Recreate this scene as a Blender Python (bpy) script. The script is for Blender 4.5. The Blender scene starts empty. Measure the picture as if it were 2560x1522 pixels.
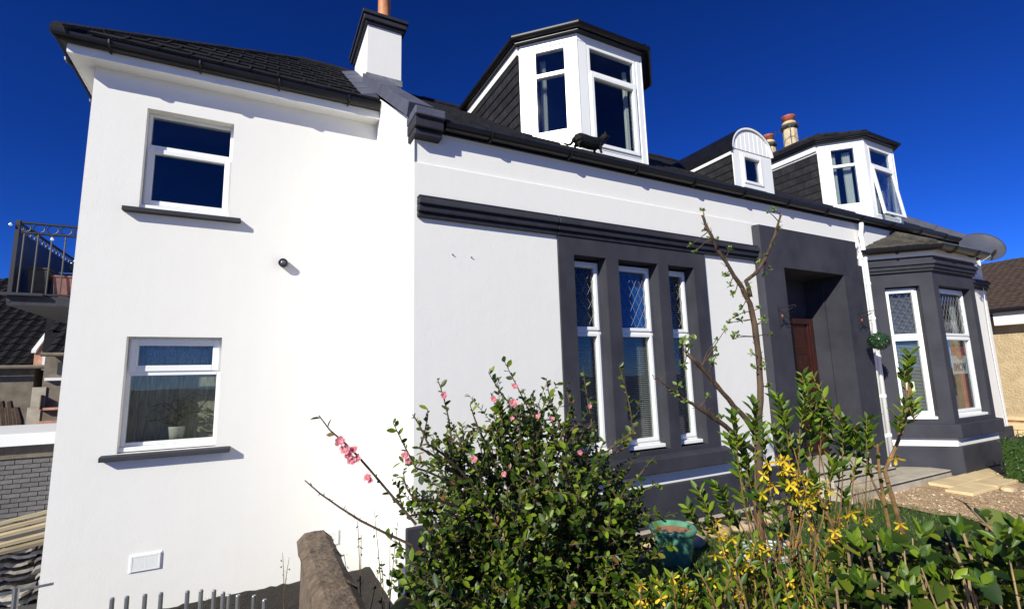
import bpy, bmesh, math, random
from mathutils import Vector, Matrix, Euler
R = math.radians
random.seed(11)
S = bpy.context.scene
C = S.collection

# ------------------------------------------------------------------ camera
EYE = Vector((0, 0, 1.76))
YAW, PITCH, ROLL = R(27.674), R(8.465), R(-1.557)
_f = Vector((math.sin(YAW)*math.cos(PITCH), math.cos(YAW)*math.cos(PITCH), math.sin(PITCH)))
_r = Vector((math.cos(YAW), -math.sin(YAW), 0)); _u = _r.cross(_f)
_r2 = _r*math.cos(ROLL) + _u*math.sin(ROLL); _u2 = -_r*math.sin(ROLL) + _u*math.cos(ROLL)
cd = bpy.data.cameras.new('camera'); cam = bpy.data.objects.new('camera', cd); C.objects.link(cam)
cd.sensor_width = 36; cd.lens = 1212.94/2560*36; cd.clip_start = .05; cd.clip_end = 2000
m = Matrix((_r2, _u2, -_f)).transposed().to_4x4(); m.translation = EYE
cam.matrix_world = m
S.camera = cam

# ------------------------------------------------------------------ sky, sun, exposure
SUN_DIR = Vector((-1.68, -1.0, 1.14)).normalized()          # towards the sun
w = bpy.data.worlds.new('World'); S.world = w; w.use_nodes = True
wn = w.node_tree; wn.nodes.clear()
sky = wn.nodes.new('ShaderNodeTexSky'); sky.sky_type = 'NISHITA'; sky.sun_disc = False
sky.sun_elevation = math.asin(SUN_DIR.z); sky.sun_rotation = math.atan2(SUN_DIR.x, SUN_DIR.y)
sky.air_density = .85; sky.dust_density = 0.0; sky.ozone_density = 7.0; sky.altitude = 1500
hs = wn.nodes.new('ShaderNodeHueSaturation'); hs.inputs['Saturation'].default_value = 1.12; hs.inputs['Value'].default_value = .095
gm = wn.nodes.new('ShaderNodeGamma'); gm.inputs['Gamma'].default_value = 1.36
tn = wn.nodes.new('ShaderNodeMix'); tn.data_type = 'RGBA'; tn.blend_type = 'MULTIPLY'; tn.inputs['Factor'].default_value = 1.0; tn.inputs['B'].default_value = (6.4, 8.1, 13.0, 1)
bg = wn.nodes.new('ShaderNodeBackground'); bg.inputs['Strength'].default_value = .10
wo = wn.nodes.new('ShaderNodeOutputWorld')
wn.links.new(sky.outputs[0], hs.inputs['Color']); wn.links.new(hs.outputs[0], gm.inputs['Color']); wn.links.new(gm.outputs[0], tn.inputs['A']); wn.links.new(tn.outputs['Result'], bg.inputs['Color']); wn.links.new(bg.outputs[0], wo.inputs['Surface'])
sl = bpy.data.lights.new('sun', 'SUN'); sl.energy = 5.0; sl.angle = R(.53); sl.color = (1, .972, .845)
so = bpy.data.objects.new('sun', sl); C.objects.link(so); so.location = (-20, -12, 14)
so.rotation_euler = SUN_DIR.to_track_quat('Z', 'Y').to_euler()
S.view_settings.view_transform = 'Standard'; S.view_settings.look = 'None'
S.view_settings.exposure = .36; S.view_settings.gamma = 1.0
S.render.engine = 'CYCLES'
S.cycles.max_bounces = 8; S.cycles.transparent_max_bounces = 16

# ------------------------------------------------------------------ pixels of the photograph (2560 x 1522) -> positions
def ray(px, py):
    return _r2*((px-1280)/1212.94) - _u2*((py-761)/1212.94) + _f
def onY(px, py, Y):
    d = ray(px, py); return EYE + d*(Y/d.y)
def onX(px, py, X):
    d = ray(px, py); return EYE + d*(X/d.x)
def onZ(px, py, Z):
    d = ray(px, py); return EYE + d*((Z-EYE.z)/d.z)

# ------------------------------------------------------------------ materials
MATS = {}
def new_mat(name):
    mt = bpy.data.materials.new(name); mt.use_nodes = True
    nt = mt.node_tree; b = nt.nodes['Principled BSDF']; MATS[name] = mt
    return mt, nt, b
def mat(name, col, rough=.6, var=.0, scale=6.0, bump=0.0, bscale=80.0, metal=0.0, spec=.5, col2=None, detail=4, objrand=0.0, stretch=None, bdist=.01, coat=0.0):
    mt, nt, b = new_mat(name); N = nt.nodes.new; L = nt.links.new
    b.inputs['Roughness'].default_value = rough; b.inputs['Metallic'].default_value = metal
    b.inputs['Specular IOR Level'].default_value = spec; b.inputs['Coat Weight'].default_value = coat
    c = (*col, 1)
    if var or col2 or objrand:
        tc = N('ShaderNodeTexCoord'); nz = N('ShaderNodeTexNoise'); nz.inputs['Scale'].default_value = scale; nz.inputs['Detail'].default_value = detail
        src = tc.outputs['Object']
        if stretch:
            mp = N('ShaderNodeMapping'); mp.inputs['Scale'].default_value = stretch; L(src, mp.inputs[0]); src = mp.outputs[0]
        L(src, nz.inputs['Vector'])
        rp = N('ShaderNodeValToRGB'); rp.color_ramp.elements[0].position = .3; rp.color_ramp.elements[1].position = .72
        c2 = col2 or tuple(min(1, x*(1+var)) for x in col)
        c1 = col if col2 else tuple(x*(1-var) for x in col)
        rp.color_ramp.elements[0].color = (*c1, 1); rp.color_ramp.elements[1].color = (*c2, 1)
        L(nz.outputs['Fac'], rp.inputs[0]); out = rp.outputs[0]
        if objrand:
            oi = N('ShaderNodeObjectInfo'); mr = N('ShaderNodeMapRange'); mr.inputs['To Min'].default_value = 1-objrand; mr.inputs['To Max'].default_value = 1+objrand
            L(oi.outputs['Random'], mr.inputs['Value']); mx = N('ShaderNodeVectorMath'); mx.operation = 'SCALE'
            L(out, mx.inputs[0]); L(mr.outputs[0], mx.inputs['Scale']); out = mx.outputs[0]
        L(out, b.inputs['Base Color'])
    else:
        b.inputs['Base Color'].default_value = c
    if bump:
        tc = N('ShaderNodeTexCoord'); nz = N('ShaderNodeTexNoise'); nz.inputs['Scale'].default_value = bscale; nz.inputs['Detail'].default_value = 5
        src = tc.outputs['Object']
        if stretch:
            mp = N('ShaderNodeMapping'); mp.inputs['Scale'].default_value = stretch; L(src, mp.inputs[0]); src = mp.outputs[0]
        L(src, nz.inputs['Vector'])
        bp = N('ShaderNodeBump'); bp.inputs['Strength'].default_value = bump; bp.inputs['Distance'].default_value = bdist
        L(nz.outputs['Fac'], bp.inputs['Height']); L(bp.outputs[0], b.inputs['Normal'])
    return mt

def render_mat(name, col, grime, bump=.5, streak=(5, 5, .5)):
    """painted wet-dash render: trowel relief in two sizes, faint run-off stains"""
    mt, nt, b = new_mat(name); N = nt.nodes.new; L = nt.links.new
    tc = N('ShaderNodeTexCoord')
    n1 = N('ShaderNodeTexNoise'); n1.inputs['Scale'].default_value = 1.1; n1.inputs['Detail'].default_value = 6; L(tc.outputs['Object'], n1.inputs['Vector'])
    mp = N('ShaderNodeMapping'); mp.inputs['Scale'].default_value = streak; L(tc.outputs['Object'], mp.inputs[0])
    n2 = N('ShaderNodeTexNoise'); n2.inputs['Scale'].default_value = 2.2; n2.inputs['Detail'].default_value = 5; L(mp.outputs[0], n2.inputs['Vector'])
    ad = N('ShaderNodeMath'); ad.operation = 'MULTIPLY'; L(n1.outputs['Fac'], ad.inputs[0]); L(n2.outputs['Fac'], ad.inputs[1])
    rp = N('ShaderNodeValToRGB'); rp.color_ramp.elements[0].position = .12; rp.color_ramp.elements[1].position = .36
    rp.color_ramp.elements[0].color = (*grime, 1); rp.color_ramp.elements[1].color = (*col, 1)
    L(ad.outputs[0], rp.inputs[0]); L(rp.outputs[0], b.inputs['Base Color'])
    b.inputs['Roughness'].default_value = .75; b.inputs['Specular IOR Level'].default_value = .3
    n3 = N('ShaderNodeTexNoise'); n3.inputs['Scale'].default_value = 55; n3.inputs['Detail'].default_value = 6; n3.inputs['Distortion'].default_value = .8; L(tc.outputs['Object'], n3.inputs['Vector'])
    n4 = N('ShaderNodeTexNoise'); n4.inputs['Scale'].default_value = 5; n4.inputs['Detail'].default_value = 3; L(tc.outputs['Object'], n4.inputs['Vector'])
    s2 = N('ShaderNodeMath'); s2.operation = 'MULTIPLY_ADD'; s2.inputs[1].default_value = 1.6; L(n4.outputs['Fac'], s2.inputs[0]); L(n3.outputs['Fac'], s2.inputs[2])
    bp = N('ShaderNodeBump'); bp.inputs['Strength'].default_value = bump; bp.inputs['Distance'].default_value = .012
    L(s2.outputs[0], bp.inputs['Height']); L(bp.outputs[0], b.inputs['Normal'])
    return mt

def leaf_mat(name, c1, c2, trans=.25, rough=.45, c3=None, spec=.4, dark=False):
    mt, nt, b = new_mat(name); N = nt.nodes.new; L = nt.links.new
    g = N('ShaderNodeNewGeometry'); oi = N('ShaderNodeObjectInfo')
    ad = N('ShaderNodeMath'); ad.operation = 'ADD'; L(g.outputs['Random Per Island'], ad.inputs[0]); L(oi.outputs['Random'], ad.inputs[1])
    fr = N('ShaderNodeMath'); fr.operation = 'FRACT'; L(ad.outputs[0], fr.inputs[0])
    rp = N('ShaderNodeValToRGB'); e = rp.color_ramp.elements
    e[0].color = (*c1, 1); e[1].color = (*c2, 1)
    if dark:
        k = e.new(.62); k.color = (*[a+(b-a)*.28 for a, b in zip(c1, c2)], 1)
    if c3:
        k = e.new(.93); k.color = (*c2, 1); e[-1].color = (*c3, 1)
    L(fr.outputs[0], rp.inputs[0]); L(rp.outputs[0], b.inputs['Base Color'])
    b.inputs['Roughness'].default_value = rough; b.inputs['Specular IOR Level'].default_value = spec
    tr = N('ShaderNodeBsdfTranslucent'); hm = N('ShaderNodeHueSaturation'); hm.inputs['Value'].default_value = 1.3; hm.inputs['Hue'].default_value = .485
    L(rp.outputs[0], hm.inputs['Color']); L(hm.outputs[0], tr.inputs['Color'])
    mx = N('ShaderNodeMixShader'); mx.inputs[0].default_value = trans
    L(b.outputs[0], mx.inputs[1]); L(tr.outputs[0], mx.inputs[2]); L(mx.outputs[0], nt.nodes['Material Output'].inputs['Surface'])
    return mt

def glass_mat(name, tint=(.55, .6, .62), refl=1.0, wavy=.0):
    mt, nt, b = new_mat(name); N = nt.nodes.new; L = nt.links.new
    nt.nodes.remove(b)
    lw = N('ShaderNodeLayerWeight'); lw.inputs['Blend'].default_value = .5
    pw = N('ShaderNodeMath'); pw.operation = 'POWER'; pw.inputs[1].default_value = 4.0; L(lw.outputs['Facing'], pw.inputs[0])
    fz = N('ShaderNodeMapRange'); fz.inputs['To Min'].default_value = .055; fz.inputs['To Max'].default_value = .9; L(pw.outputs[0], fz.inputs['Value'])
    gl = N('ShaderNodeBsdfGlossy'); gl.inputs['Roughness'].default_value = .01; gl.inputs['Color'].default_value = (refl, refl, refl, 1)
    tr = N('ShaderNodeBsdfTransparent'); tr.inputs['Color'].default_value = (*tint, 1)
    mx = N('ShaderNodeMixShader'); L(fz.outputs[0], mx.inputs[0]); L(tr.outputs[0], mx.inputs[1]); L(gl.outputs[0], mx.inputs[2])
    L(mx.outputs[0], nt.nodes['Material Output'].inputs['Surface'])
    tc = N('ShaderNodeTexCoord'); nz = N('ShaderNodeTexNoise'); nz.inputs['Scale'].default_value = 2.5 if not wavy else 30
    L(tc.outputs['Object'], nz.inputs['Vector'])
    bp = N('ShaderNodeBump'); bp.inputs['Strength'].default_value = .03 if not wavy else wavy; bp.inputs['Distance'].default_value = .02
    L(nz.outputs['Fac'], bp.inputs['Height']); L(bp.outputs[0], gl.inputs['Normal'])
    return mt

render_mat('white_render', (.775, .757, .715), (.763, .744, .700), .14)
render_mat('grey_paint', (.028, .028, .038), (.046, .046, .058), .22, (1.6, 1.6, 1.2))
mat('dark_moulding', (.024, .024, .032), .62, .25, 9, .25, 60, spec=.35)
mat('coping_grey', (.075, .079, .112), .62, .22, 5, .3, 50)
mat('upvc', (.82, .82, .80), .28, .02, 3)
mat('white_board', (.78, .775, .75), .5, .05, 4, .1, 30)
mat('black_plastic', (.007, .007, .009), .36, .25, 8, spec=.4)
mat('slate', (.017, .0165, .019), .6, .35, 14, .35, 70, objrand=.30, spec=.25)
mat('roof_tile', (.011, .0105, .012), .75, .4, 9, .5, 60, objrand=.35, spec=.2)
mat('ridge_tile', (.016, .0155, .018), .85, .45, 12, .6, 45, objrand=.2, spec=.2)
mat('old_tile', (.060, .052, .042), .85, .5, 14, .6, 45, objrand=.3)
mat('brown_tile', (.075, .048, .034), .8, .4, 10, .4, 60, objrand=.3)
mat('lead', (.19, .20, .22), .5, .3, 9, .3, 30)
mat('terracotta', (.50, .20, .075), .6, .25, 8, .2, 40)
mat('red_clay', (.33, .085, .04), .6, .3, 10, .2, 40)
mat('buff_clay', (.55, .44, .27), .7, .2, 8, .2, 40)
mat('dark_clay', (.035, .030, .028), .7, .3, 8)
glass_mat('glass', (.80, .83, .84)); glass_mat('leaded_glass', (.78, .80, .82), refl=.55, wavy=.06)
glass_mat('jar_glass', (.85, .9, .92))
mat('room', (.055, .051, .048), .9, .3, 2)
mat('streaky_room', (.30, .27, .17), .85, .55, 7, stretch=(7, 7, .8), col2=(.68, .62, .43))
mat('blind', (.46, .45, .41), .45); mat('blue_film', (.008, .17, .62), .3)
mat('curtain', (.72, .74, .70), .9, .12, 30, stretch=(3, 3, .1)); mat('lace', (.42, .50, .58), .9, .5, 40)
mat('lead_came', (.16, .16, .17), .5)
mat('door_wood', (.036, .0095, .006), .22, .35, 7, .1, 30, stretch=(6, 6, .5), coat=.4)
mat('brass', (.62, .44, .16), .3, metal=1.0)
mat('galvanised', (.42, .44, .44), .32, .25, 18, metal=.85, stretch=(1, 1, .15))
mat('wrought_iron', (.018, .018, .022), .5)
mat('concrete', (.42, .37, .29), .85, .18, 5, .3, 60)
mat('sandstone', (.60, .46, .26), .85, .15, 4, .3, 35, objrand=.1)
mat('rockery', (.44, .33, .20), .9, .4, 6, .7, 25, objrand=.25)
mat('garden_wall', (.080, .057, .040), .95, .5, 14, .8, 32, bdist=.03, col2=(.200, .145, .098), detail=10)
mat('pebble_a', (.52, .37, .22), .85, .3, 20, objrand=.3); mat('pebble_b', (.34, .23, .16), .85, .3, 20); mat('pebble_c', (.62, .54, .43), .85, .2, 20)
mat('gravel_bed', (.44, .30, .17), .95, .35, 22, 1.0, 90, bdist=.02)
mat('soil', (.014, .0095, .007), .98, .6, 14, 1.0, 45, bdist=.03)
mat('lawn_soil', (.030, .045, .012), .95, .5, 7, .8, 60)
mat('asphalt', (.06, .058, .055), .9, .3, 30, .4, 120)
mat('pot_glaze', (.095, .270, .165), .16, .28, 11, coat=.6, stretch=(1, 1, .5)); mat('pot_soil', (.34, .16, .085), .9, .3, 30, .6, 60)
mat('bark', (.070, .042, .023), .8, .5, 22, .7, 60, stretch=(1, 1, .3)); mat('cut_wood', (.50, .33, .18), .8)
mat('twig', (.085, .052, .032), .8, .4, 30); mat('yellow_twig', (.20, .115, .045), .7, .4, 25, .3, 60)
mat('dry_twig', (.27, .19, .095), .8, .3, 30)
leaf_mat('quince_leaf', (.010, .032, .004), (.170, .245, .014), .17, .40, (.15, .06, .03), .35, True)
leaf_mat('apple_leaf', (.08, .15, .025), (.20, .26, .06), .3)
leaf_mat('forsythia_leaf', (.022, .062, .005), (.185, .265, .014), .20, .42, None, .35, True)
leaf_mat('heart_leaf', (.012, .032, .004), (.135, .175, .012), .15, .50, (.19, .16, .03), .25, True)
leaf_mat('box_leaf', (.010, .036, .007), (.040, .082, .014), .15, .4)
leaf_mat('ball_leaf', (.008, .030, .012), (.030, .070, .028), .1, .35)
leaf_mat('grass_blade', (.030, .085, .010), (.105, .185, .022), .3, .5)
leaf_mat('pink_petal', (.58, .14, .19), (.82, .42, .42), .35, .7); leaf_mat('yellow_petal', (.80, .50, .015), (.85, .62, .035), .3, .55)
leaf_mat('moss_leaf', (.09, .075, .02), (.20, .17, .05), .2, .7)
mat('cat_fur', (.0034, .0031, .0030), .6, .3, 30, .6, 260, spec=.3); mat('cat_ear', (.055, .045, .048), .8); mat('cat_eye', (.30, .28, .05), .2)
mat('harling', (.20, .165, .125), .95, .25, 5, .9, 110, bdist=.02)
mat('cream_harling', (.46, .35, .205), .9, .15, 5, 1.0, 26, bdist=.03); mat('brick_red', (.36, .16, .075), .85, .3, 14, objrand=.25)
mat('grey_brick', (.135, .130, .125), .9, .2, 16, .4, 60, objrand=.13); mat('mortar', (.105, .10, .095), .95, .2, 20)
mat('pink_stone', (.52, .27, .18), .9, .3, 7, .4, 40); mat('plank', (.33, .27, .17), .8, .3, 12, .2, 50, objrand=.3, stretch=(.4, 6, 6))
mat('clay_stack', (.30, .275, .24), .9, .5, 14, .5, 50, objrand=.45); mat('bbq_green', (.018, .045, .038), .25, coat=.5)
mat('dish_grey', (.055, .058, .080), .45, .12, 6); mat('planter_pink', (.22, .095, .08), .7, .3, 8)
mat('white_paint', (.78, .78, .76), .5); mat('sign_red', (.46, .035, .03), .5); mat('ink_navy', (.035, .045, .13), .5); mat('sticker', (.55, .60, .38), .6)
mat('orange_plastic', (.62, .17, .05), .4); mat('pale_plastic', (.40, .47, .44), .4)
mat('bulb', (.75, .85, .9), .08, coat=1.0); mat('lamp_black', (.030, .030, .031), .35, .3, 20); mat('lens', (.10, .10, .12), .12)
mat('cream_pot', (.66, .62, .46), .5); leaf_mat('house_plant', (.08, .10, .02), (.34, .30, .08), .3)

# ------------------------------------------------------------------ mesh helpers
class MB:
    def __init__(s): s.v = []; s.f = []
    def add(s, vs, fs):
        n = len(s.v); s.v += [tuple(p) for p in vs]; s.f += [tuple(i+n for i in f) for f in fs]; return s
    def hexa(s, p):   # 8 points: bottom 4 ccw, top 4 ccw
        return s.add(p, [(3,2,1,0),(4,5,6,7),(0,1,5,4),(1,2,6,5),(2,3,7,6),(3,0,4,7)])
    def box(s, x0, x1, y0, y1, z0, z1):
        return s.hexa([(x0,y0,z0),(x1,y0,z0),(x1,y1,z0),(x0,y1,z0),(x0,y0,z1),(x1,y0,z1),(x1,y1,z1),(x0,y1,z1)])
    def pbox(s, P, u0, u1, d0, d1, z0, z1):   # in a wall plane, d = depth inwards
        return s.hexa([P(u0,d0,z0),P(u1,d0,z0),P(u1,d1,z0),P(u0,d1,z0),P(u0,d0,z1),P(u1,d0,z1),P(u1,d1,z1),P(u0,d1,z1)])
    def quad(s, a, b, c, d): return s.add([a,b,c,d], [(0,1,2,3)])
    def prism(s, poly, off):   # polygon (3d points) extruded by off
        n = len(poly); off = Vector(off)
        vs = [Vector(p) for p in poly] + [Vector(p)+off for p in poly]
        fs = [tuple(range(n))[::-1], tuple(range(n, 2*n))] + [(i,(i+1)%n,n+(i+1)%n,n+i) for i in range(n)]
        return s.add(vs, fs)
    def tube(s, pts, rad, n=6, cap=True):
        pts = [Vector(p) for p in pts]; k = len(pts)
        if not hasattr(rad, '__len__'): rad = [rad]*k
        rings = []; prev = None
        for i, p in enumerate(pts):
            t = (pts[min(i+1,k-1)]-pts[max(i-1,0)])
            t = t.normalized() if t.length > 1e-9 else Vector((0,0,1))
            a = prev if prev is not None else (Vector((0,0,1)) if abs(t.z) < .9 else Vector((1,0,0)))
            x = (a - t*a.dot(t))
            x = x.normalized() if x.length > 1e-6 else t.orthogonal().normalized()
            prev = x; y = t.cross(x)
            rings.append([p + (x*math.cos(2*math.pi*j/n)+y*math.sin(2*math.pi*j/n))*rad[i] for j in range(n)])
        vs = [q for r in rings for q in r]
        fs = [(i*n+j, i*n+(j+1)%n, (i+1)*n+(j+1)%n, (i+1)*n+j) for i in range(k-1) for j in range(n)]
        if cap: fs += [tuple(range(n))[::-1], tuple(range((k-1)*n, k*n))]
        return s.add(vs, fs)
    def lathe(s, prof, c=(0,0,0), n=20, cap=True, ax=1.0, ay=1.0, rot=0):
        vs = [(c[0]+r*ax*math.cos(2*math.pi*j/n+rot), c[1]+r*ay*math.sin(2*math.pi*j/n+rot), c[2]+z) for r, z in prof for j in range(n)]
        k = len(prof); fs = [(i*n+j, i*n+(j+1)%n, (i+1)*n+(j+1)%n, (i+1)*n+j) for i in range(k-1) for j in range(n)]
        if cap: fs += [tuple(range(n))[::-1], tuple(range((k-1)*n, k*n))]
        return s.add(vs, fs)
    def mesh(s, name, mt, smooth=False):
        me = bpy.data.meshes.new(name); me.from_pydata(s.v, [], s.f); me.update()
        if mt: me.materials.append(MATS[mt] if isinstance(mt, str) else mt)
        if smooth: me.polygons.foreach_set('use_smooth', [True]*len(me.polygons))
        return me
    def build(s, name, mt, parent=None, smooth=False, bevel=0, label=None, kind=None):
        o = link(name, s.mesh(name, mt, smooth), parent)
        if bevel:
            b = o.modifiers.new('bevel', 'BEVEL'); b.width = bevel; b.segments = 2; b.limit_method = 'ANGLE'
        if label: o['label'] = label
        if kind: o['kind'] = kind
        return o

BASE = {}
def link(name, me, parent=None):
    o = bpy.data.objects.new(name, me); C.objects.link(o)
    if parent is not None:
        o.parent = parent
        if parent.name in BASE: o.matrix_parent_inverse = Matrix.Translation(-BASE[parent.name])
    return o
def thing(name, label, cat, base, group=None):
    o = bpy.data.objects.new(name, None); C.objects.link(o); o.location = base; o.empty_display_size = .2
    BASE[o.name] = Vector(base); o['label'] = label; o['category'] = cat
    if group: o['group'] = group
    return o
def tag(o, label, cat, group=None):
    o['label'] = label; o['category'] = cat
    if group: o['group'] = group
    return o
def struct(o): o['kind'] = 'structure'; return o
def inst(name, me, parent, loc, rot=None, scale=None):
    o = link(name, me, parent); o.location = loc
    if rot is not None:
        if isinstance(rot, Matrix): o.rotation_euler = rot.to_euler()
        else: o.rotation_euler = rot
    if scale is not None: o.scale = scale if hasattr(scale, '__len__') else (scale,)*3
    return o

class Plane:      # wall plane: a -> b left to right seen from outside
    def __init__(s, a, b):
        s.a = Vector((a[0], a[1], 0)); d = Vector((b[0]-a[0], b[1]-a[1], 0)); s.len = d.length; s.U = d.normalized(); s.N = Vector((s.U.y, -s.U.x, 0))
    def __call__(s, u, d, z): return s.a + s.U*u - s.N*d + Vector((0,0,z))

def wall_with_holes(m, P, u0, u1, z0, z1, holes, depth, skip_reveal=()):
    us = sorted({u0, u1, *[h[0] for h in holes], *[h[1] for h in holes]}); zs = sorted({z0, z1, *[h[2] for h in holes], *[h[3] for h in holes]})
    for i in range(len(us)-1):
        for j in range(len(zs)-1):
            cu, cz = (us[i]+us[i+1])/2, (zs[j]+zs[j+1])/2
            if any(h[0] < cu < h[1] and h[2] < cz < h[3] for h in holes): continue
            m.quad(P(us[i],0,zs[j]), P(us[i+1],0,zs[j]), P(us[i+1],0,zs[j+1]), P(us[i],0,zs[j+1]))
    for a, b, c, d in holes:
        m.quad(P(a,0,c),P(a,0,d),P(a,depth,d),P(a,depth,c)); m.quad(P(b,0,d),P(b,0,c),P(b,depth,c),P(b,depth,d))
        m.quad(P(a,0,d),P(b,0,d),P(b,depth,d),P(a,depth,d)); m.quad(P(b,0,c),P(a,0,c),P(a,depth,c),P(b,depth,c))
    return m

def window(parent, P, u0, u1, z0, z1, fd, zt, fw=.05, sash=.035, lead=False, blind=None, room='room', sill=True, top_sash=True, low_sash=True, roomdepth=.9, lead_mat='leaded_glass', is_sub=False, proj=.035, blindtop=False):
    """uPVC window in an opening; returns the frame object. is_sub: parent is already a part, so every piece hangs from it."""
    m = MB(); D0, D1 = fd, fd+.07
    m.pbox(P,u0,u0+fw,D0,D1,z0,z1); m.pbox(P,u1-fw,u1,D0,D1,z0,z1)
    m.pbox(P,u0+fw,u1-fw,D0,D1,z1-fw,z1); m.pbox(P,u0+fw,u1-fw,D0,D1,z0,z0+fw)
    if zt: m.pbox(P,u0+fw,u1-fw,D0-.004,D1,zt-.028,zt+.028)
    fr = m.build('window_frame' if is_sub else 'window', 'upvc', parent, bevel=.004)
    par = parent if is_sub else fr
    cells = [(z0+fw, (zt-.028) if zt else z1-fw, low_sash)]
    if zt: cells.append((zt+.028, z1-fw, top_sash))
    for k, (a, b, hs_) in enumerate(cells):
        ua, ub = u0+fw, u1-fw
        if hs_:
            s = MB(); e = sash; d0, d1 = D0-.018, D1-.015
            s.pbox(P,ua-.012,ua+e,d0,d1,a-.012,b+.012); s.pbox(P,ub-e,ub+.012,d0,d1,a-.012,b+.012)
            s.pbox(P,ua+e,ub-e,d0,d1,b-e,b+.012); s.pbox(P,ua+e,ub-e,d0,d1,a-.012,a+e)
            s.build('sash', 'upvc', par, bevel=.005)
            ua, ub, a, b = ua+e, ub-e, a+e, b-e
        g = MB(); g.pbox(P,ua-.004,ub+.004,D0+.018,D0+.030,a-.004,b+.004)
        g.build('pane', lead_mat if (lead and k == 1) else 'glass', par)
        if lead and k == 1:
            lm = MB(); wdt = ub-ua; h = b-a; st = .105; sl = 1.75
            for sg in (1, -1):
                n0 = -int(h/sl/st)-2
                for q in range(n0, int((wdt+h/sl)/st)+3):
                    x = ua+q*st*1.0; pts = []
                    # line x + sg*t/sl , z=a+t ; clip
                    xs = x if sg > 0 else x
                    t0, t1 = 0, h
                    if sg > 0: t0 = max(t0, (ua-xs)*sl); t1 = min(t1, (ub-xs)*sl)
                    else: t0 = max(t0, (xs-ub)*sl); t1 = min(t1, (xs-ua)*sl)
                    if t1-t0 > .02:
                        A = P(xs+sg*t0/sl, D0+.014, a+t0); B = P(xs+sg*t1/sl, D0+.014, a+t1)
                        lm.tube([A, B], .0025, 4)
            if lm.v: lm.build('lead_lattice', 'lead_came', par)
    if sill:
        s = MB(); s.pbox(P,u0-.004,u1+.004,fd-proj-.05,fd+.03,z0-.045,z0-.002); s.build('window_sill', 'upvc', par, bevel=.006)
    if blind:
        s = MB(); za, zb = blind; z = za
        while z < zb:
            t = .022
            s.add([P(u0+fw,D1+.010,z-.006),P(u1-fw,D1+.010,z-.006),P(u1-fw,D1+.010+t,z+.007),P(u0+fw,D1+.010+t,z+.007)],[(0,1,2,3)])
            z += .0235
        for q in (.25, .75):
            uu = u0+fw+(u1-u0-2*fw)*q; s.tube([P(uu,D1+.008,za),P(uu,D1+.008,zb)], .0015, 4)
        s.build('blind', 'blind', par)
    if room:
        s = MB(); e = .0; a0, a1, b0, b1 = u0-.05, u1+.05, z0-.05, z1+.05; q0, q1 = D1+.003, D1+roomdepth
        s.quad(P(a0,q1,b0),P(a1,q1,b0),P(a1,q1,b1),P(a0,q1,b1)); s.quad(P(a0,q0,b0),P(a0,q1,b0),P(a0,q1,b1),P(a0,q0,b1)); s.quad(P(a1,q1,b0),P(a1,q0,b0),P(a1,q0,b1),P(a1,q1,b1))
        s.quad(P(a0,q0,b0),P(a1,q0,b0),P(a1,q1,b0),P(a0,q1,b0)); s.quad(P(a0,q1,b1),P(a1,q1,b1),P(a1,q0,b1),P(a0,q0,b1))
        s.build('room_lining', room, par)
    return fr

# ================================================================== THE SETTING
def ground_z(x, y):
    t = min(1, max(0, (x-.62)/(.85))); t = t*t*(3-2*t)
    return -.44 + .44*t
g = MB(); g.quad((-400,-400,-.50),(400,-400,-.50),(400,400,-.50),(-400,400,-.50)); struct(g.build('ground', 'asphalt'))
# garden: one sheet, falls away to the left of the house corner
g = MB(); nx, ny = 90, 24; X0, X1, Y0, Y1 = .60, 13.9, .55, 4.52
for j in range(ny+1):
    for i in range(nx+1):
        fx = (i/nx)**1.6; x = X0+(X1-X0)*fx; y = Y0+(Y1-Y0)*j/ny
        g.v.append((x, y, ground_z(x, y)+random.uniform(-.008, .008)))
g.f = [(j*(nx+1)+i, j*(nx+1)+i+1, (j+1)*(nx+1)+i+1, (j+1)*(nx+1)+i) for j in range(ny) for i in range(nx)]
struct(g.build('lawn', 'lawn_soil', smooth=True))
g = MB(); g.add([(.60,.55,-.5),(.60,.55,-.44),(13.9,.55,0),(13.9,.55,-.5)],[(0,1,2,3)]); g.add([(13.9,.55,-.5),(13.9,.55,0),(13.9,4.52,0),(13.9,4.52,-.5)],[(0,1,2,3)])
struct(g.build('garden_edge', 'soil'))
# sunken strip of bare soil along the foot of the extension
g = MB(); nx, ny = 40, 14
for j in range(ny+1):
    for i in range(nx+1):
        x = -1.1+2.42*i/nx; y = 4.0+2.36*j/ny
        e = min(1, max(0, (y-5.1)/.5)) if x < .3 else 1
        g.v.append((x, y, -.485+.045*e+random.uniform(-.012, .012)))
g.f = [(j*(nx+1)+i, j*(nx+1)+i+1, (j+1)*(nx+1)+i+1, (j+1)*(nx+1)+i) for j in range(ny) for i in range(nx)]
struct(g.build('soil_bed', 'soil', smooth=True))
g = MB(); g.box(-60, 60, -6, .50, -.5, -.06); struct(g.build('pavement', 'concrete'))
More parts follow.
